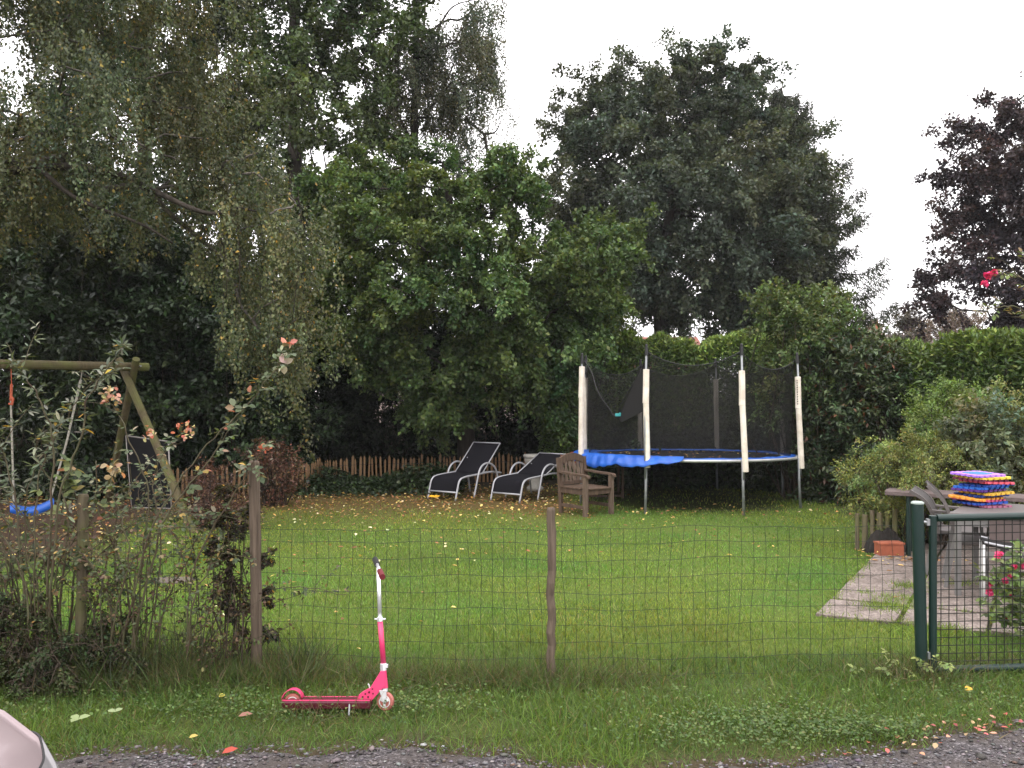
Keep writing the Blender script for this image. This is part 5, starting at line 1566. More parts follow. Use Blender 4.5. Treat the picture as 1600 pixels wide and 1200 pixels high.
mb = MB(); mb.box(q0 + Vector((0.13, 0.06, 0.078)), (0.26, 0.15, 0.130)); mb.build('trough', M['terra'], t, bevel=0.006)
MB().box(q0 + Vector((0.13, 0.06, 0.148)), (0.275, 0.165, 0.022)).build('rim', M['terra'], t, bevel=0.004)
mb = MB(); rows = []
for i in range(13):
    rows.append([q0 + Vector((-0.03 + 0.44 * i / 12, 0.20 + 0.20 * j / 8, max(0.0, (0.24 + 0.05 * math.sin(i * 1.3 + j)) * math.sin(math.pi * i / 12) ** 0.5 * math.sin(math.pi * j / 8) ** 0.5))) for j in range(9)])
tag(mb.grid(rows).build('plastic_sack', M['soil'], smooth=True), 'black plastic sack behind the terracotta trough', 'sack')

# grey resin table
n0 = Vector((3.73, 7.38, 0)); te1 = Vector((0.61, 0.792, 0)); te2 = Vector((0.905, -0.425, 0))
t = thing('resin_table', 'grey resin garden table carrying the stack of foam mats', 'table', n0 + te1 * 0.36 + te2 * 0.7)
LT, WT = 1.45, 0.92
def tpt(i, j, z): return n0 + te2 * i + te1 * j + Vector((0, 0, z))
mb = MB()
vs = [tpt(0, 0, .70), tpt(LT, 0, .70), tpt(LT, WT, .70), tpt(0, WT, .70), tpt(0, 0, .735), tpt(LT, 0, .735), tpt(LT, WT, .735), tpt(0, WT, .735)]
mb.add(vs, [(3, 2, 1, 0), (4, 5, 6, 7), (0, 1, 5, 4), (1, 2, 6, 5), (2, 3, 7, 6), (3, 0, 4, 7)]).build('tabletop', M['grey_pl'], t, bevel=0.012)
mb = MB(); mb.beam(tpt(0.06, 0.05, .66), tpt(LT - .06, 0.05, .66), .02, .075); mb.beam(tpt(0.05, 0.06, .66), tpt(0.05, WT - .06, .66), .02, .075); mb.beam(tpt(0.06, WT - .05, .66), tpt(LT - .06, WT - .05, .66), .02, .075)
mb.build('apron', M['grey_lt'], t)
MB().beam(tpt(0.30, 0.03, .59), tpt(LT - .02, 0.03, .59), .012, .20).build('side_panel', M['apron'], t)
for i, j in ((0.06, 0.06), (0.06, WT - .06), (LT - .06, 0.06), (LT - .06, WT - .06)):
    MB().beam(tpt(i, j, 0.02), tpt(i, j, 0.70), .044, .038, (0, 1, 0)).build('leg', M['grey_lt'], t, bevel=0.004)


def sling_chair(label, loc, rz, h):
    t = thing('patio_chair', label, 'chair', loc, rz, 'grey garden chairs at the resin table')
    w = 0.22
    prof = arc_pts([(0, 0.14, 0.40), (0, 0.20, 0.58), (0, 0.27, 0.58 + (h - .58) * .6), (0, 0.40, h)], 5)
    rows = [[Vector((x, p.y, p.z)) for x in (-w + .02, -w / 2, 0, w / 2, w - .02)] for p in prof]
    MB().grid(rows).build('backrest', M['grey_dk'], t, smooth=True, local=True, solid=0.012)
    for s in (-1, 1):
        mb = MB()
        for i in range(len(prof) - 1):
            a_ = prof[i] + Vector((s * w, 0, 0)); b_ = prof[i + 1] + Vector((s * w, 0, 0))
            mb.beam(a_, b_ + (b_ - a_) * .05, .03, .035, (1, 0, 0))
        mb.build('side_rail', M['grey_pl'], t, local=True)
        MB().beam((s * w, -0.24, 0.60), (s * w, 0.22, 0.62), .045, .025).build('armrest', M['grey_pl'], t, local=True, bevel=0.004)
        MB().beam((s * w, -0.26, 0.0), (s * w, -0.20, 0.60), .04, .03, (0, 1, 0)).build('leg', M['grey_lt'], t, local=True)
        MB().beam((s * w, 0.26, 0.0), (s * w, 0.16, 0.60), .04, .03, (0, 1, 0)).build('leg', M['grey_lt'], t, local=True)
    MB().box((0, -0.04, 0.42), (2 * w - .02, 0.42, 0.035)).build('seat', M['grey_pl'], t, local=True, bevel=0.01)
    return t


sling_chair('dark grey garden chair with curved back just left of the foam mats', (4.20, 7.82, 0), R(66), 0.92)
sling_chair('second dark grey curved garden chair, half hidden behind the gate post', (4.34, 8.42, 0), R(60), 0.80)

t = thing('stool', 'black seated stool with silver tube frame at the table by the pink flowers', 'stool', (4.08, 7.05, 0))
mb = MB()
cs = [(3.84, 7.03), (4.34, 6.86), (4.44, 7.14), (3.96, 7.30)]
rows = []
for i in range(9):
    s = i / 8
    a_ = Vector((*cs[0], 0.53)) * (1 - s) + Vector((*cs[1], 0.53)) * s; b_ = Vector((*cs[3], 0.53)) * (1 - s) + Vector((*cs[2], 0.53)) * s
    rows.append([a_ + (b_ - a_) * j / 4 + Vector((0, 0, -0.035 * math.sin(math.pi * s))) for j in range(5)])
MB().grid(rows).build('seat', M['black'], t, smooth=True, solid=0.02)
MB().tube([r_[0] + Vector((0, -0.008, 0.012)) for r_ in rows], 0.009, 8).tube([r_[-1] + Vector((0, 0.008, 0.012)) for r_ in rows], 0.009, 8).build('seat_tube', M['silver'], t)
MB().beam(Vector((*cs[0], 0.44)), Vector((*cs[1], 0.44)), .012, .05).build('crosspiece', M['grey_lt'], t)
for c in cs:
    MB().tube([Vector((*c, 0.02)), Vector((*c, 0.52))], 0.010, 8).build('leg', M['white'], t, smooth=True)

# jigsaw foam mats
def jig(s=0.155, teeth=5, d=0.016):
    pts = []
    for e in range(4):
        c, sn = [(1, 0), (0, 1), (-1, 0), (0, -1)][e]
        nx, ny = sn, -c
        for k in range(teeth):
            for f, o_ in ((0.0, 0), (0.28, 0), (0.20, 1), (0.80, 1), (0.72, 0)):
                q = -s + 2 * s * (k + f) / teeth
                pts.append((q * c + nx * (s + o_ * d), q * sn + ny * (s + o_ * d)))
    return pts


JG = jig()
mats_ = [('purple foam mat with a blue patch, topmost of the stack', (0.42, 0.20, 0.72)), ('yellow foam mat directly under the purple topmost mat', (0.70, 0.55, 0.06)), ('dark maroon foam mat third from the top of the stack', (0.13, 0.02, 0.05)),
         ('coral red foam mat fourth from the top, sticking out to the right', (0.72, 0.11, 0.15)), ('deep blue foam mat directly under the coral red mat', (0.015, 0.06, 0.30)), ('bright blue foam mat near the middle of the stack', (0.02, 0.13, 0.50)),
         ('dark violet foam mat between the blue mats', (0.09, 0.03, 0.20)), ('golden yellow foam mat low in the stack, sticking out to the right', (0.68, 0.42, 0.05)), ('navy foam mat under the golden yellow one', (0.012, 0.035, 0.18)),
         ('orange foam mat low in the stack, sticking out to the left', (0.80, 0.33, 0.05)), ('pinkish red foam mat directly under the orange mat', (0.55, 0.08, 0.18)), ('royal blue foam mat second from the bottom', (0.02, 0.07, 0.36)), ('dusky rose foam mat with green teeth, bottom of the stack', (0.36, 0.12, 0.20))]
mc = Vector(((1533 - 800) * 7.85 / FPX, 7.85, 0.737))
n = len(mats_); z = 0.0
offs = [(-.01, 0), (.0, .005), (0.0, 0), (.045, .01), (.05, 0), (0.01, 0), (-.01, .01), (.05, 0), (-.0, 0), (-.055, 0), (-.04, 0), (-.035, 0), (.0, 0)]
for i in range(n - 1, -1, -1):
    lab, c = mats_[i]
    p = mc + Vector((offs[i][0] + random.uniform(-.015, .015), offs[i][1] + random.uniform(-.02, .02), z))
    t = thing('foam_mat', lab, 'foam mat', p, R(random.uniform(-14, 14) + 20), 'stack of jigsaw foam mats on the table')
    tilt = Matrix.Rotation(random.uniform(-0.035, 0.035), 4, 'X') @ Matrix.Rotation(random.uniform(-0.045, 0.045), 4, 'Y')
    mm = mat_plain('foam_' + str(i), c, 0.8, 0, 0.08, 14)
    MB().prism(JG, 0.001, 0.019, tilt).build('sheet', mm, t, local=True)
    inner = [(x * 0.62, y * 0.62) for x, y in jig(0.155, 1, 0.02)]
    c2 = (0.04, 0.16, 0.55) if i == 0 else tuple(min(0.8, x * 1.3 + 0.02) for x in c)
    MB().prism(inner, 0.019, 0.0205, tilt).build('centre_piece', mat_plain('foam_centre_' + str(i), c2, 0.8, 0, 0.08, 14), t, local=True)
    if i == n - 1:
        pass
    z += 0.0225
# =================================================================== ROSES AND TANGLE
ROSE = [((0.085, 0.110, 0.055), 4), ((0.12, 0.15, 0.085), 2.5), ((0.060, 0.085, 0.035), 3), ((0.25, 0.25, 0.17), 1.2), ((0.34, 0.22, 0.05), 0.6), ((0.30, 0.11, 0.06), 0.5), ((0.30, 0.20, 0.13), 0.8)]
WILL = [((0.105, 0.125, 0.085), 4), ((0.15, 0.17, 0.12), 2.5), ((0.070, 0.090, 0.050), 3), ((0.25, 0.26, 0.19), 0.7), ((0.38, 0.26, 0.04), 0.3)]


def sample_path(q, s):
    k = min(int(s * (len(q) - 1)), len(q) - 2); f = s * (len(q) - 1) - k
    return q[k] + (q[k + 1] - q[k]) * f, (q[k + 1] - q[k]).normalized()


def rose_leaves(rng, q, lo, hi, step, L, W, P_, A_, N_, L_, W_, leaflets=5, pet=0.05):
    ln = sum((q[i + 1] - q[i]).length for i in range(len(q) - 1))
    n = max(1, int(ln * (hi - lo) / step))
    for i in range(n):
        s = lo + (hi - lo) * (i + rng.random()) / n
        p, tng = sample_path(q, s)
        rv = Vector(rng.standard_normal(3)); side = (rv - tng * rv.dot(tng)).normalized()
        d = (side * 0.9 + tng * 0.5 + Vector((0, -0.1, 0.35))).normalized()
        up = Vector((0.25 * rng.standard_normal(), -0.25 + 0.3 * rng.standard_normal(), 1)).normalized()
        sd = d.cross(up).normalized(); k = rng.uniform(0.7, 1.2)
        P_.append(p + d * pet * k); A_.append(d + Vector((0, 0, -0.25))); N_.append(up); L_.append(L * k); W_.append(W * k)
        for j in range((leaflets - 1) // 2):
            for s_ in (-1, 1):
                P_.append(p + d * pet * k * (0.85 - 0.45 * j)); A_.append(sd * s_ * 0.9 + d * 0.45 + Vector((0, 0, -0.2 + 0.15 * rng.standard_normal())))
                N_.append(up + Vector(rng.standard_normal(3)) * 0.25); L_.append(L * k * (0.9 - 0.15 * j)); W_.append(W * k * (0.9 - 0.15 * j))


def cane_bush(name, label, cat, base, canes, pal, seed, L=0.05, W=0.034, step=0.075, leaflets=5, lo=0.25, r=0.005, pet=0.05, group=None, mat='leaf', bare=0.0):
    rng = np.random.default_rng(seed)
    t = thing(name, label, cat, base, 0, group)
    P_, A_, N_, L_, W_ = [], [], [], [], []
    mb = MB()
    for c in canes:
        q = arc_pts(c, 6)
        for i in range(1, len(q) - 1): q[i] = q[i] + Vector(rng.standard_normal(3)) * 0.006
        rr = r * rng.uniform(0.8, 1.3)
        mb.tube(q, [rr * (1.25 - 0.85 * i / (len(q) - 1)) for i in range(len(q))], 6)
        if rng.random() >= bare: rose_leaves(rng, q, lo, 1.0, step, L, W, P_, A_, N_, L_, W_, leaflets, pet)
        for k in range(rng.integers(1, 4)):      # side shoots
            s = rng.uniform(0.35, 0.9); p, tg = sample_path(q, s)
            d = (tg * 0.6 + Vector(rng.standard_normal(3)) * 0.55 + Vector((0, 0, 0.3))).normalized(); l = rng.uniform(0.12, 0.35)
            sq = arc_pts([p, p + d * l * 0.5 + Vector((0, 0, 0.02)), p + d * l + Vector((0, 0, -0.03 * l))], 4)
            mb.tube(sq, [rr * 0.5 * (1 - 0.6 * i / (len(sq) - 1)) for i in range(len(sq))], 5)
            if rng.random() >= bare: rose_leaves(rng, sq, 0.2, 1.0, step, L * 0.9, W * 0.9, P_, A_, N_, L_, W_, leaflets, pet)
    mb.build('cane', M['cane'], t, smooth=True)
    n = len(P_)
    f = lambda a: np.array([list(x) for x in a], float)
    if n:
        leaves('foliage', f(P_), f(A_), f(N_), np.array(L_), np.array(W_), pick(rng, pal, n, 0.18), M[mat], t, shape=6, fold=0.1, bend=0.15)
    return t


def cl(*pts):
    return [P(*p) for p in pts]


def gb(u, Y):
    return Vector(((u - 800) * Y / FPX, Y, -0.02))


TANG = 'tangled plants along the wire fence at the left'
rose = cane_bush('rose_bush', 'long rose cane with whitish leaves arching right over the left fence post', 'rose bush', gb(185, 5.25),
          [[gb(180, 5.25)] + cl((232, 840, 5.2), (300, 725, 5.1), (370, 650, 5.0), (420, 590, 4.95), (447, 552, 4.9)),
           [gb(195, 5.25)] + cl((250, 830, 5.25), (320, 730, 5.2), (372, 655, 5.15)),
           [gb(290, 5.3)] + cl((300, 900, 5.3), (350, 800, 5.3), (395, 725, 5.25), (420, 690, 5.2))], ROSE, 80, 0.050, 0.036, 0.10, lo=0.45, r=0.006, group=TANG)
# reddish young tips and flower remains
def tuft(parent, u, v, Y, n, s, pal, L, W, seed):
    rng = np.random.default_rng(seed); c = np.array(P(u, v, Y))
    leaves('seed_head', c + np.clip(rng.standard_normal((n, 3)), -1.2, 1.2) * s * 0.75, rng.standard_normal((n, 3)) + [0, -0.2, 0.2], rng.standard_normal((n, 3)) + [0, -0.3, 0.8], L, W, pick(rng, pal, n), M['leaf_dull'], parent, shape=6)


REDT = [((0.42, 0.12, 0.07), 4), ((0.50, 0.22, 0.16), 2), ((0.34, 0.26, 0.18), 2)]
TANT = [((0.50, 0.27, 0.20), 3), ((0.52, 0.36, 0.22), 3), ((0.40, 0.14, 0.09), 2), ((0.46, 0.42, 0.20), 2)]
tuft(rose, 452, 538, 4.9, 8, 0.022, REDT, 0.045, 0.032, 1)
tuft(rose, 446, 570, 4.92, 9, 0.03, [((0.46, 0.36, 0.32), 2), ((0.30, 0.16, 0.06), 2), ((0.40, 0.40, 0.32), 2)], 0.055, 0.04, 2)
tuft(rose, 415, 700, 5.2, 12, 0.028, REDT, 0.035, 0.025, 3)
tuft(rose, 295, 675, 5.1, 20, 0.04, TANT, 0.030, 0.022, 4)
r2 = cane_bush('rose_bush', 'upright rose bush with pinkish seed heads in front of the swing legs', 'rose bush', gb(215, 5.35),
          [[gb(205, 5.35)] + cl((222, 880, 5.35), (232, 780, 5.35), (210, 700, 5.35), (178, 640, 5.35), (165, 615, 5.3)),
           [gb(215, 5.35)] + cl((250, 880, 5.35), (240, 760, 5.35), (262, 700, 5.3), (285, 690, 5.3)),
           [gb(225, 5.4)] + cl((195, 900, 5.4), (155, 800, 5.4), (150, 720, 5.4)),
           [gb(200, 5.4)] + cl((180, 850, 5.4), (200, 770, 5.4), (235, 720, 5.4)),
           [gb(230, 5.4)] + cl((260, 940, 5.4), (300, 860, 5.4), (330, 800, 5.4))], ROSE, 81, 0.038, 0.027, 0.10, lo=0.45, group=TANG)
tuft(r2, 174, 616, 5.3, 34, 0.045, TANT, 0.032, 0.024, 5)
tuft(r2, 238, 675, 5.3, 16, 0.045, TANT, 0.030, 0.022, 7); tuft(r2, 285, 668, 5.3, 14, 0.035, REDT, 0.03, 0.022, 8); tuft(r2, 180, 735, 5.4, 16, 0.045, [((0.42, 0.32, 0.19), 3), ((0.28, 0.18, 0.08), 2), ((0.36, 0.16, 0.06), 1)], 0.05, 0.035, 9)
cane_bush('willow_shrub', 'greyish narrow leaved shrub spraying up across the swing beam', 'shrub', gb(70, 5.3),
          [[gb(75, 5.3)] + cl((90, 800, 5.2), (125, 690, 5.15), (140, 620, 5.1), (185, 555, 5.05), (192, 541, 5.05)),
           [gb(70, 5.3)] + cl((78, 820, 5.25), (82, 690, 5.2), (60, 620, 5.15), (30, 580, 5.1), (15, 568, 5.1)),
           [gb(60, 5.3)] + cl((55, 830, 5.3), (68, 720, 5.3), (112, 640, 5.25), (150, 590, 5.2), (178, 582, 5.2)),
           [gb(50, 5.3)] + cl((30, 830, 5.3), (10, 720, 5.3), (-20, 640, 5.3)),
           [gb(62, 5.35)] + cl((40, 850, 5.35), (45, 760, 5.35), (85, 680, 5.35), (100, 640, 5.35)),
           [gb(80, 5.35)] + cl((100, 880, 5.35), (105, 790, 5.35), (60, 720, 5.35), (55, 680, 5.3)),
           [gb(40, 5.35)] + cl((5, 850, 5.35), (-15, 760, 5.35), (5, 690, 5.3))], WILL, 82, 0.062, 0.019, 0.045, leaflets=3, lo=0.38, pet=0.02, group=TANG)
cane_bush('bramble', 'low bramble with broad yellow green leaves below the blue swing seat', 'bramble', gb(100, 5.45),
          [[gb(90, 5.45)] + cl((80, 880, 5.4), (98, 790, 5.4), (105, 735, 5.35), (120, 728, 5.3)),
           [gb(100, 5.45)] + cl((120, 850, 5.4), (118, 770, 5.4), (95, 740, 5.35)),
           [gb(130, 5.45)] + cl((160, 900, 5.4), (185, 830, 5.4), (190, 770, 5.4)),
           [gb(40, 5.45)] + cl((20, 900, 5.4), (0, 850, 5.4), (-20, 790, 5.4)),
           [gb(70, 5.45)] + cl((45, 930, 5.4), (30, 890, 5.4), (50, 850, 5.4)),
           [gb(110, 5.45)] + cl((90, 920, 5.4), (110, 850, 5.4), (150, 815, 5.4))], [((0.13, 0.165, 0.06), 4), ((0.19, 0.21, 0.09), 2), ((0.28, 0.20, 0.09), 1.5), ((0.07, 0.095, 0.035), 3), ((0.33, 0.14, 0.05), .4)], 83, 0.062, 0.042, 0.11, lo=0.3, leaflets=3, group=TANG)

rngx = np.random.default_rng(88)
more = []
for k in range(40):
    u0 = rngx.uniform(-20, 330); Y = rngx.uniform(5.2, 5.55); vt = rngx.uniform(730, 940); du = rngx.normal(0, 85)
    if -30 < u0 + du * 1.6 < 110 and vt < 850: vt = 860
    more.append([gb(u0, Y)] + cl((u0 + du * 0.2, 1000 - (1000 - vt) * 0.45, Y), (u0 + du * 0.6, 1000 - (1000 - vt) * 0.85, Y), (u0 + du, vt, Y), (u0 + du * 1.6, vt + 12, Y)))
cane_bush('hedgerow_tangle', 'mixed green and brown leafy stems filling the wire fence at the left', 'shrub', gb(150, 5.4), more,
          [((0.07, 0.09, 0.045), 4), ((0.10, 0.12, 0.065), 2.5), ((0.045, 0.06, 0.028), 3), ((0.19, 0.15, 0.08), 1.5), ((0.26, 0.17, 0.05), 0.7), ((0.10, 0.06, 0.04), 2)], 84, 0.032, 0.021, 0.042, lo=0.06, leaflets=3, pet=0.035, r=0.004, group=TANG)

# bare dark stems leaning through the wire
rng = np.random.default_rng(90)
st = thing('briar', 'thicket of dark bare briar stems between the bark covered post and the tall post', 'briar', gb(250, 5.3), 0, TANG)
mb = MB()
for k in range(34):
    u0 = rng.choice([rng.normal(320, 14), rng.normal(190, 35), rng.normal(165, 20), rng.normal(50, 35)]); Y = rng.uniform(5.15, 5.55)
    a_ = gb(u0, Y); h = rng.uniform(0.25, 0.9); sp_ = rng.normal(0.05, 0.36)
    b_ = a_ + Vector((sp_, rng.normal(0, 0.06), h)); m_ = (a_ + b_) / 2 + Vector((-0.2 * sp_ + rng.normal(0, 0.03), 0, 0.08 * h))
    q = arc_pts([a_, m_, b_], 5); r0 = rng.uniform(0.0028, 0.0062)
    mb.tube(q, [r0 * (1 - 0.7 * i / (len(q) - 1)) for i in range(len(q))], 5)
    for j in range(rng.integers(1, 4)):
        p, tg = sample_path(q, rng.uniform(0.3, 0.95)); d = (tg + Vector(rng.standard_normal(3)) * 0.7).normalized(); l = rng.uniform(0.06, 0.25)
        mb.tube([p, p + d * l * 0.5, p + d * l + Vector((0, 0, -0.02))], [r0 * .45, r0 * .35, r0 * .2], 4)
mb.build('stem', mat_plain('briar_stem', (0.065, 0.042, 0.030), 0.8, c2=(0.035, 0.04, 0.018), scale=8), st, smooth=True)
nl = 2600
pts = np.array([np.array(mb.v[i]) for i in rng.integers(0, len(mb.v), nl)]) + rng.standard_normal((nl, 3)) * 0.02
leaves('foliage', pts, rng.standard_normal((nl, 3)), rng.standard_normal((nl, 3)) + [0, 0, .8], rng.uniform(0.015, 0.035, nl), rng.uniform(0.01, 0.02, nl), pick(rng, [((0.06, 0.075, 0.03), 4), ((0.10, 0.065, 0.04), 3), ((0.16, 0.15, 0.06), 1.5), ((0.05, 0.035, 0.025), 3)], nl), M['leaf_dull'], st, shape=6)

# dark half-dead climber hanging beside the tall post
def hang_bush(name, label, clumps, pal, seed, nl, L, W, base, stems=True):
    rng = np.random.default_rng(seed)
    t = thing(name, label, 'climber' if 'climber' in name else 'brush', base, 0, TANG)
    C = np.array([list(P(u, v, Y)) for u, v, Y, rr in clumps]); RR = np.array([c[3] for c in clumps])
    mb = MB()
    for c, rr in zip(C, RR):
        a_ = Vector(base) + Vector((rng.normal(0, .05), 0, 0)); b_ = Vector(c); m_ = a_ * .5 + b_ * .5 + Vector(rng.standard_normal(3)) * .05
        mb.tube([a_, m_, b_], [.007, .005, .003], 5, cap=False)
        for k in range(26):
            d = Vector(rng.standard_normal(3)).normalized() * rr * rng.uniform(.6, 1.3); p0 = b_ + Vector(rng.standard_normal(3)) * rr * .3
            mb.tube([p0, p0 + d * .5 + Vector((0, 0, -.01)), p0 + d + Vector((0, 0, -.25 * rr))], [.0028, .002, .0012], 4, cap=False)
    mb.build('stem', M['twig'], t, smooth=True)
    crown('foliage', rng, C, RR, nl, L, W, pal, C.mean(0), M['leaf_dull'], t, twigs=8, droop=0.35, tl=(0.5, 1.1), shape=6)
    return t


hang_bush('climber', 'dark half dead climber hanging just left of the tall fence post',
          [(350, 770, 5.4, .06), (345, 815, 5.4, .08), (372, 830, 5.4, .07), (350, 860, 5.38, .09), (375, 870, 5.38, .07), (335, 850, 5.4, .07), (362, 905, 5.36, .07), (352, 925, 5.36, .05), (380, 945, 5.36, .05), (378, 985, 5.36, .04), (362, 955, 5.36, .04), (412, 870, 5.42, .045), (415, 930, 5.42, .05), (420, 985, 5.42, .04), (385, 800, 5.4, .05)],
          [((0.040, 0.042, 0.020), 4), ((0.060, 0.042, 0.030), 3), ((0.085, 0.095, 0.030), 1.6), ((0.25, 0.17, 0.03), 0.35), ((0.028, 0.026, 0.018), 3)], 91, 5200, 0.026, 0.017, gb(372, 5.4))
cb = bpy.data.objects['climber']
rng = np.random.default_rng(93); n = 90
c = np.array([list(P(*q)) for q in ((318, 850, 5.4), (308, 868, 5.4), (335, 838, 5.4), (300, 885, 5.4))])[rng.integers(0, 4, n)] + rng.standard_normal((n, 3)) * 0.045
leaves('yellow_foliage', c, rng.standard_normal((n, 3)), rng.standard_normal((n, 3)) + [0, -.3, .8], 0.022, 0.014, pick(rng, [((0.38, 0.27, 0.03), 3), ((0.24, 0.22, 0.05), 2), ((0.15, 0.17, 0.05), 2)], n), M['leaf_dull'], cb, shape=6)
hang_bush('brushwood', 'dark heap of dead brush at the left edge behind the car',
          [(u, v, Y, .11) for u, v, Y in ((-30, 1000, 5.2), (0, 985, 5.2), (30, 1000, 5.15), (60, 1000, 5.2), (85, 1015, 5.1), (20, 1030, 5.1), (60, 1040, 5.05), (-10, 1040, 5.1), (110, 1010, 5.2), (150, 1010, 5.2), (60, 960, 5.3), (10, 950, 5.3), (190, 1020, 5.2), (160, 985, 5.35), (40, 1065, 5.0), (100, 1050, 5.05))],
          [((0.034, 0.040, 0.020), 4), ((0.050, 0.042, 0.026), 2), ((0.052, 0.076, 0.030), 5), ((0.09, 0.08, 0.042), .6)], 92, 9000, 0.027, 0.013, gb(50, 5.2))

# =================================================================== PINK ROSES AT THE GATE
PINK = [((0.66, 0.055, 0.20), 4), ((0.76, 0.12, 0.28), 3), ((0.48, 0.025, 0.11), 2)]
def flower(parent, c, s, seed):
    rng = np.random.default_rng(seed); n = 26
    d = nrmz(rng.standard_normal((n, 3)) + [0, -0.25, 0.5])
    ax = nrmz(np.cross(d, rng.standard_normal((n, 3)))) * 0.9 + d * 0.5
    return leaves('flower', np.array(c) + d * s * rng.uniform(0.15, 0.6, (n, 1)) - ax * s * 0.35, ax, d, s * 0.95, s * 0.85, pick(rng, PINK, n, 0.15), M['petal'], parent, shape=6, fold=0.05, bend=-0.15)


RL = [((0.105, 0.155, 0.045), 4), ((0.15, 0.20, 0.065), 2.5), ((0.065, 0.10, 0.030), 3)]
bb = Vector(((1640 - 800) * 6.1 / FPX, 6.1, 0.02))
pk = cane_bush('rose_bush', 'low rose bush with deep pink flowers behind the gate mesh', 'rose bush', bb,
          [[bb + Vector((random.uniform(-.1, .1), random.uniform(-.05, .05), -.02))] + cl(*p_) for p_ in (
              ((1610, 960, 6.1), (1580, 905, 6.05), (1565, 872, 6.0)), ((1600, 950, 6.1), (1570, 925, 6.05), (1552, 900, 6.0)), ((1620, 940, 6.1), (1600, 880, 6.1), (1590, 860, 6.1)),
              ((1600, 985, 6.05), (1575, 965, 6.0), (1565, 955, 6.0)), ((1640, 930, 6.1), (1640, 870, 6.1), (1625, 850, 6.1)), ((1660, 940, 6.15), (1680, 890, 6.15), (1690, 865, 6.15)), ((1620, 960, 6.2), (1600, 930, 6.2), (1580, 915, 6.2)), ((1605, 975, 6.0), (1590, 945, 5.98), (1575, 935, 5.95)), ((1615, 985, 6.0), (1600, 975, 5.98), (1590, 965, 5.95)))],
          RL, 95, 0.055, 0.040, 0.035, lo=0.15)
for i, (u, v, s) in enumerate(((1561, 868, .034), (1585, 886, .026), (1600, 885, .028), (1578, 900, .024), (1549, 912, .026), (1546, 925, .034), (1570, 908, .028), (1579, 934, .030), (1573, 966, .026), (1612, 930, .03))):
    flower(pk, P(u, v, 6.0 + 0.02 * (i % 3)), s, 100 + i)
b3 = Vector(((1700 - 800) * 6.0 / FPX, 6.0, 0))
tr = cane_bush('climbing_rose', 'tall climbing rose with one pink bloom against the copper beech', 'rose bush', b3,
          [[b3] + cl((1712, 700, 6.0), (1680, 540, 6.0), (1620, 460, 6.0), (1575, 425, 6.0), (1552, 432, 6.0)),
           [b3 + Vector((.05, 0, 0))] + cl((1730, 720, 6.1), (1700, 540, 6.1), (1640, 440, 6.1), (1590, 402, 6.1)),
           [b3 + Vector((-.05, 0, 0))] + cl((1700, 720, 6.0), (1670, 560, 6.0), (1610, 490, 5.95), (1560, 480, 5.9), (1535, 490, 5.9)),
           [b3 + Vector((0, 0.05, 0))] + cl((1720, 680, 6.0), (1690, 560, 6.0), (1630, 500, 6.0), (1580, 495, 6.0))],
          [((0.13, 0.16, 0.05), 3), ((0.09, 0.12, 0.04), 3), ((0.17, 0.12, 0.06), 2)], 96, 0.040, 0.026, 0.16, lo=0.55, r=0.005)
flower(tr, P(1544, 431, 5.98), .036, 131); flower(tr, P(1539, 444, 5.98), .030, 132); flower(tr, P(1553, 426, 5.98), .03, 133)

# weeds at the gate post foot
g = G(1432, 1062)
cane_bush('weed', 'pale leafy weed at the foot of the green gate post', 'weed', g, [[g, g + Vector((.03, -.02, .07)), g + Vector((.02, -.05, .14))], [g, g + Vector((-.05, -.02, .06)), g + Vector((-.09, -.05, .10))]],
          [((0.19, 0.23, 0.07), 3), ((0.12, 0.16, 0.05), 2)], 97, 0.04, 0.026, 0.04, lo=.2, r=.002)

# =================================================================== HOUSES FAR BEHIND
M['roof_red'] = mat_plain('red_roof_tile', (0.24, 0.085, 0.058), 0.85, 0, 0.1, 1.5, c2=(0.16, 0.055, 0.04))
M['roof_brown'] = mat_plain('brown_roof_tile', (0.14, 0.105, 0.09), 0.85, 0, 0.1, 1.5)
M['brick'] = mat_plain('far_brick', (0.30, 0.22, 0.18), 0.9, 0, 0.1, 2.0)
M['render'] = mat_plain('wall_render', (0.42, 0.34, 0.30), 0.9, 0, 0.05, 1.0)
M['glass'] = mat_plain('window_glass', (0.03, 0.035, 0.04), 0.15, 0, 0.05, 1.0)


def house(label, c, w, d, he, hr, chim, rz=0.0, roof='roof_red'):
    t = thing('house', label, 'house', c, rz)
    MB().box((0, 0, he / 2), (w, d, he)).build('wall', M['render'], t, local=True)
    mb = MB(); e = 0.3
    mb.add([(-w / 2 - e, -d / 2 - e, he - 0.05), (w / 2 + e, -d / 2 - e, he - 0.05), (w / 2 + e, d / 2 + e, he - 0.05), (-w / 2 - e, d / 2 + e, he - 0.05), (-w / 2 - e, 0, hr), (w / 2 + e, 0, hr)],
           [(0, 1, 5, 4), (2, 3, 4, 5), (0, 4, 3), (1, 2, 5), (3, 2, 1, 0)])
    rf = mb.build('roof', M[roof], t, local=True)
    MB().box((chim * w / 2, 0.3, hr - 0.1), (0.9, 0.7, 1.4)).box((chim * w / 2, 0.3, hr + 0.66), (1.05, 0.85, 0.16)).box((chim * w / 2, 0.3, hr + 0.9), (0.4, 0.4, 0.4)).build('chimney', M['brick'], rf, local=True)
    for i in range(3):
        x = -w / 2 + w * (i + 0.5) / 3
        wn = MB().box((x, -d / 2 - 0.02, he * 0.52), (1.2, 0.1, 1.3)).build('window', M['white'], t, local=True)
        MB().box((x, -d / 2 - 0.08, he * 0.52), (1.0, 0.04, 1.1)).build('pane', M['glass'], wn, local=True)
    return t


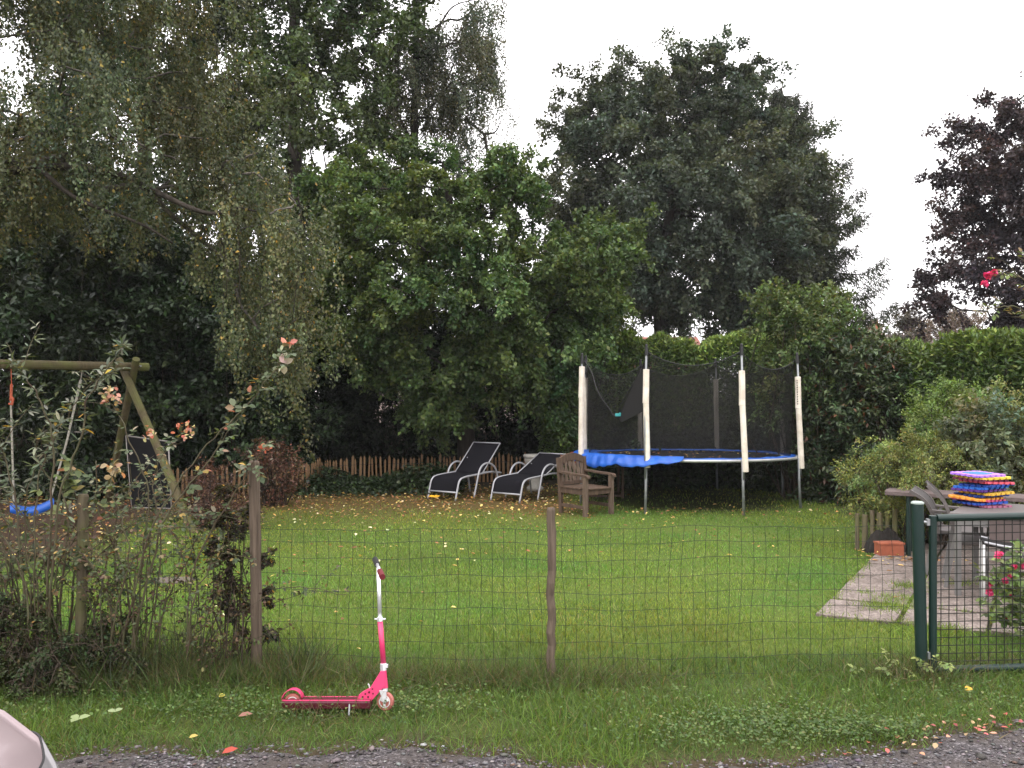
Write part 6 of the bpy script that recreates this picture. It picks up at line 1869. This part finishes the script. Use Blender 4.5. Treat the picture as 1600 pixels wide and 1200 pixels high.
house('red roofed house glimpsed through gaps under the oaks', (1.2, 42, 0), 15.0, 7.0, 2.9, 4.5, -0.4)
house('brick chimney house far beyond the laurel hedge', (26.2, 62, 0), 7.0, 6.0, 4.2, 6.0, -0.02, 0.0, 'roof_brown')

# =================================================================== PARKED CAR
def car_paint():
    m, nt, N, Lk, b = new_mat('silver_car_paint')
    b.inputs['Base Color'].default_value = (0.26, 0.205, 0.21, 1); b.inputs['Metallic'].default_value = 0.35; b.inputs['Roughness'].default_value = 0.45
    b.inputs['Coat Weight'].default_value = 0.25; b.inputs['Coat Roughness'].default_value = 0.05
    return m


M['car'] = car_paint()
M['lamp'] = mat_plain('headlamp_lens', (0.25, 0.24, 0.245), 0.12, 0.2, 0.05, 6)
M['tyre'] = mat_plain('tyre', (0.02, 0.02, 0.02), 0.85)
CY = 2.02
ST = [(-1.365, 0.34, 0.60), (-1.385, 0.45, 0.74), (-1.43, 0.545, 0.81), (-1.50, 0.635, 0.84), (-1.62, 0.72, 0.85), (-1.80, 0.785, 0.855), (-2.2, 0.85, 0.86), (-2.6, 0.91, 0.86), (-3.4, 0.94, 0.865), (-4.6, 0.95, 0.86), (-5.2, 0.93, 0.84), (-5.45, 0.86, 0.80), (-5.55, 0.60, 0.74)]
SX = [s[0] for s in ST][::-1]; SZ = [s[1] for s in ST][::-1]; SW = [s[2] for s in ST][::-1]


def car_sec(x):
    zt = float(np.interp(x, SX, SZ)); w = float(np.interp(x, SX, SW))
    half = [(w * 0.96, 0.20), (w, 0.24 + (zt - .24) * .25), (w, 0.24 + (zt - .24) * .6), (w * 0.985, 0.24 + (zt - .24) * .84), (w * 0.962, zt - .034), (w * 0.950, zt - .014), (w * 0.936, zt - .004), (w * 0.918, zt - .012), (w * 0.86, zt + .004), (w * 0.70, zt + .024), (w * 0.35, zt + .035), (0, zt + .04)]
    return [(y, z) for y, z in half] + [(-y, z) for y, z in half[-2::-1]]


def smooth_sec(x, k=4):
    return arc_pts([(x, CY + y, z) for y, z in car_sec(x)], k)


xs_car = list(np.linspace(-1.365, -1.7, 18)) + list(np.linspace(-1.75, -5.45, 26)) + [-5.5, -5.55]
t = thing('parked_car', 'silver car of which only the front corner shows at the lower left', 'car', (-3.5, CY, 0))
rows = [smooth_sec(x) for x in xs_car]
mb = MB().grid(rows); nn_ = len(rows[0])
mb.f.append(tuple(range(nn_))); mb.f.append(tuple(range(len(mb.v) - 1, len(mb.v) - nn_ - 1, -1)))
mb.build('body', M['car'], t, smooth=True)
mb = MB(); rows = []
for x, z, w in ((-2.45, 0.90, 0.70), (-2.75, 1.15, 0.70), (-3.15, 1.40, 0.64), (-3.6, 1.47, 0.62), (-4.4, 1.45, 0.62), (-4.95, 1.30, 0.64), (-5.3, 0.95, 0.70)):
    rows.append(arc_pts([(x, CY + w * 1.1, 0.88), (x, CY + w, z - .10 if z > 1.1 else .90), (x, CY + w * .85, z), (x, CY, z + .03), (x, CY - w * .85, z), (x, CY - w, z - .10 if z > 1.1 else .90), (x, CY - w * 1.1, 0.88)], 4))
mb.grid(rows).build('window', M['glass'], t, smooth=True)
MB().grid([[p + Vector((0, 0, .012)) for p in r_[6:19]] for r_ in rows[2:5]]).build('roof', M['car'], t, smooth=True, solid=0.02)
# headlamps wrap the two front corners
for sgn in (0, 1):
    rows = []
    gap_ = []
    for q_ in np.linspace(0, 1, 9):
        row = []
        for m_ in range(9, 36):
            x0_ = -1.575 + 0.145 * ((m_ - 12) / 23 if m_ > 12 else (12 - m_) / 10)
            x = x0_ + (-1.372 - x0_) * q_
            sec_ = smooth_sec(x); p = sec_[m_] if sgn == 0 else sec_[len(sec_) - 1 - m_]
            row.append(p + Vector((0.003, 0.003 * (1 if sgn == 0 else -1), 0.004)))
            if q_ == 0: gap_.append(row[-1])
        rows.append(row)
    MB().grid(rows).build('headlight', M['lamp'], t, smooth=True)
    sm = MB(); sm.tube([p + Vector((-0.004, 0, 0)) for p in gap_], 0.004, 6); sm.build('panel_gap', M['black'], t)
for x in (-2.15, -4.75):
    for s in (-1, 1):
        def turn(mb):
            mb.v = [(x + p[0], CY + s * 0.78 + p[2], 0.30 + p[1]) for p in mb.v]; return mb
        w_ = turn(MB().lathe([(0.19, -0.09), (0.28, -0.10), (0.30, -0.06), (0.30, 0.06), (0.28, 0.10), (0.19, 0.09)], 28)).build('wheel', M['tyre'], t, smooth=False)
        turn(MB().lathe([(0.20, -0.075), (0.17, -0.095), (0.05, -0.08), (0.05, 0.08), (0.17, 0.095), (0.20, 0.075)], 20)).build('rim', M['steel'], w_)

# thin haze volume, added to pale the far trees
hz = MB().box((0, 45, 8.0), (160, 150, 20.0)).build('haze', None)
hz['kind'] = 'stuff'
hm = bpy.data.materials.new('haze'); hm.use_nodes = True
hm.node_tree.nodes.remove(hm.node_tree.nodes['Principled BSDF'])
pv = hm.node_tree.nodes.new('ShaderNodeVolumePrincipled'); pv.inputs['Color'].default_value = (0.95, 0.95, 1.0, 1); pv.inputs['Density'].default_value = 0.00045
hm.node_tree.links.new(pv.outputs['Volume'], hm.node_tree.nodes['Material Output'].inputs['Volume'])
hz.data.materials.append(hm)

bpy.data.objects['parked_car'].location.x -= 0.035

# =================================================================== LIGHT, SKY, CAMERA
w = bpy.data.worlds.new('World'); SC.world = w; w.use_nodes = True
nt = w.node_tree; N = nt.nodes; Lk = nt.links
bg = N['Background']
SUN_EL, SUN_AZ = R(52), R(215)
sky = N.new('ShaderNodeTexSky'); sky.sky_type = 'NISHITA'; sky.sun_disc = False
sky.sun_elevation = SUN_EL; sky.sun_rotation = SUN_AZ; sky.dust_density = 4.0; sky.air_density = 1.0
# overcast layer: brightest overhead, about a third of that at the horizon
tc = N.new('ShaderNodeTexCoord'); sx = N.new('ShaderNodeSeparateXYZ'); Lk.new(tc.outputs['Generated'], sx.inputs['Vector'])
mr = N.new('ShaderNodeMapRange'); mr.inputs['From Min'].default_value = 0.0; mr.inputs['From Max'].default_value = 1.0
mr.inputs['To Min'].default_value = 16.0; mr.inputs['To Max'].default_value = 27.0
Lk.new(sx.outputs['Z'], mr.inputs['Value'])
cm = N.new('ShaderNodeVectorMath'); cm.operation = 'SCALE'; cm.inputs[0].default_value = (1.0, 0.97, 0.985)
Lk.new(mr.outputs['Result'], cm.inputs['Scale'])
mx = N.new('ShaderNodeMixRGB'); mx.inputs['Fac'].default_value = 0.93
Lk.new(sky.outputs['Color'], mx.inputs['Color1']); Lk.new(cm.outputs['Vector'], mx.inputs['Color2'])
Lk.new(mx.outputs['Color'], bg.inputs['Color']); bg.inputs['Strength'].default_value = 0.10

sd = bpy.data.lights.new('sun', 'SUN'); sd.energy = 0.6; sd.angle = R(30); sd.color = (1.0, 0.97, 0.92)
so = bpy.data.objects.new('sun', sd); COL.objects.link(so)
so.rotation_euler = (R(90) - SUN_EL, 0, R(180) - SUN_AZ)

cd = bpy.data.cameras.new('camera'); co = bpy.data.objects.new('camera', cd); COL.objects.link(co)
cd.sensor_width = 36; cd.lens = 36 * FPX / 1600; cd.shift_y = (HOR - 600) / 1600
cd.clip_start = 0.05; cd.clip_end = 1500
co.location = (0, 0, CAMH); co.rotation_euler = (R(90), 0, 0)
SC.camera = co

SC.view_settings.view_transform = 'Standard'; SC.view_settings.look = 'None'; SC.view_settings.gamma = 1
SC.view_settings.exposure = 0.56; SC.view_settings.use_curve_mapping = False
SC.cycles.max_bounces = 6; SC.cycles.diffuse_bounces = 3; SC.cycles.transparent_max_bounces = 24; SC.cycles.transmission_bounces = 3
SC.cycles.use_denoising = True
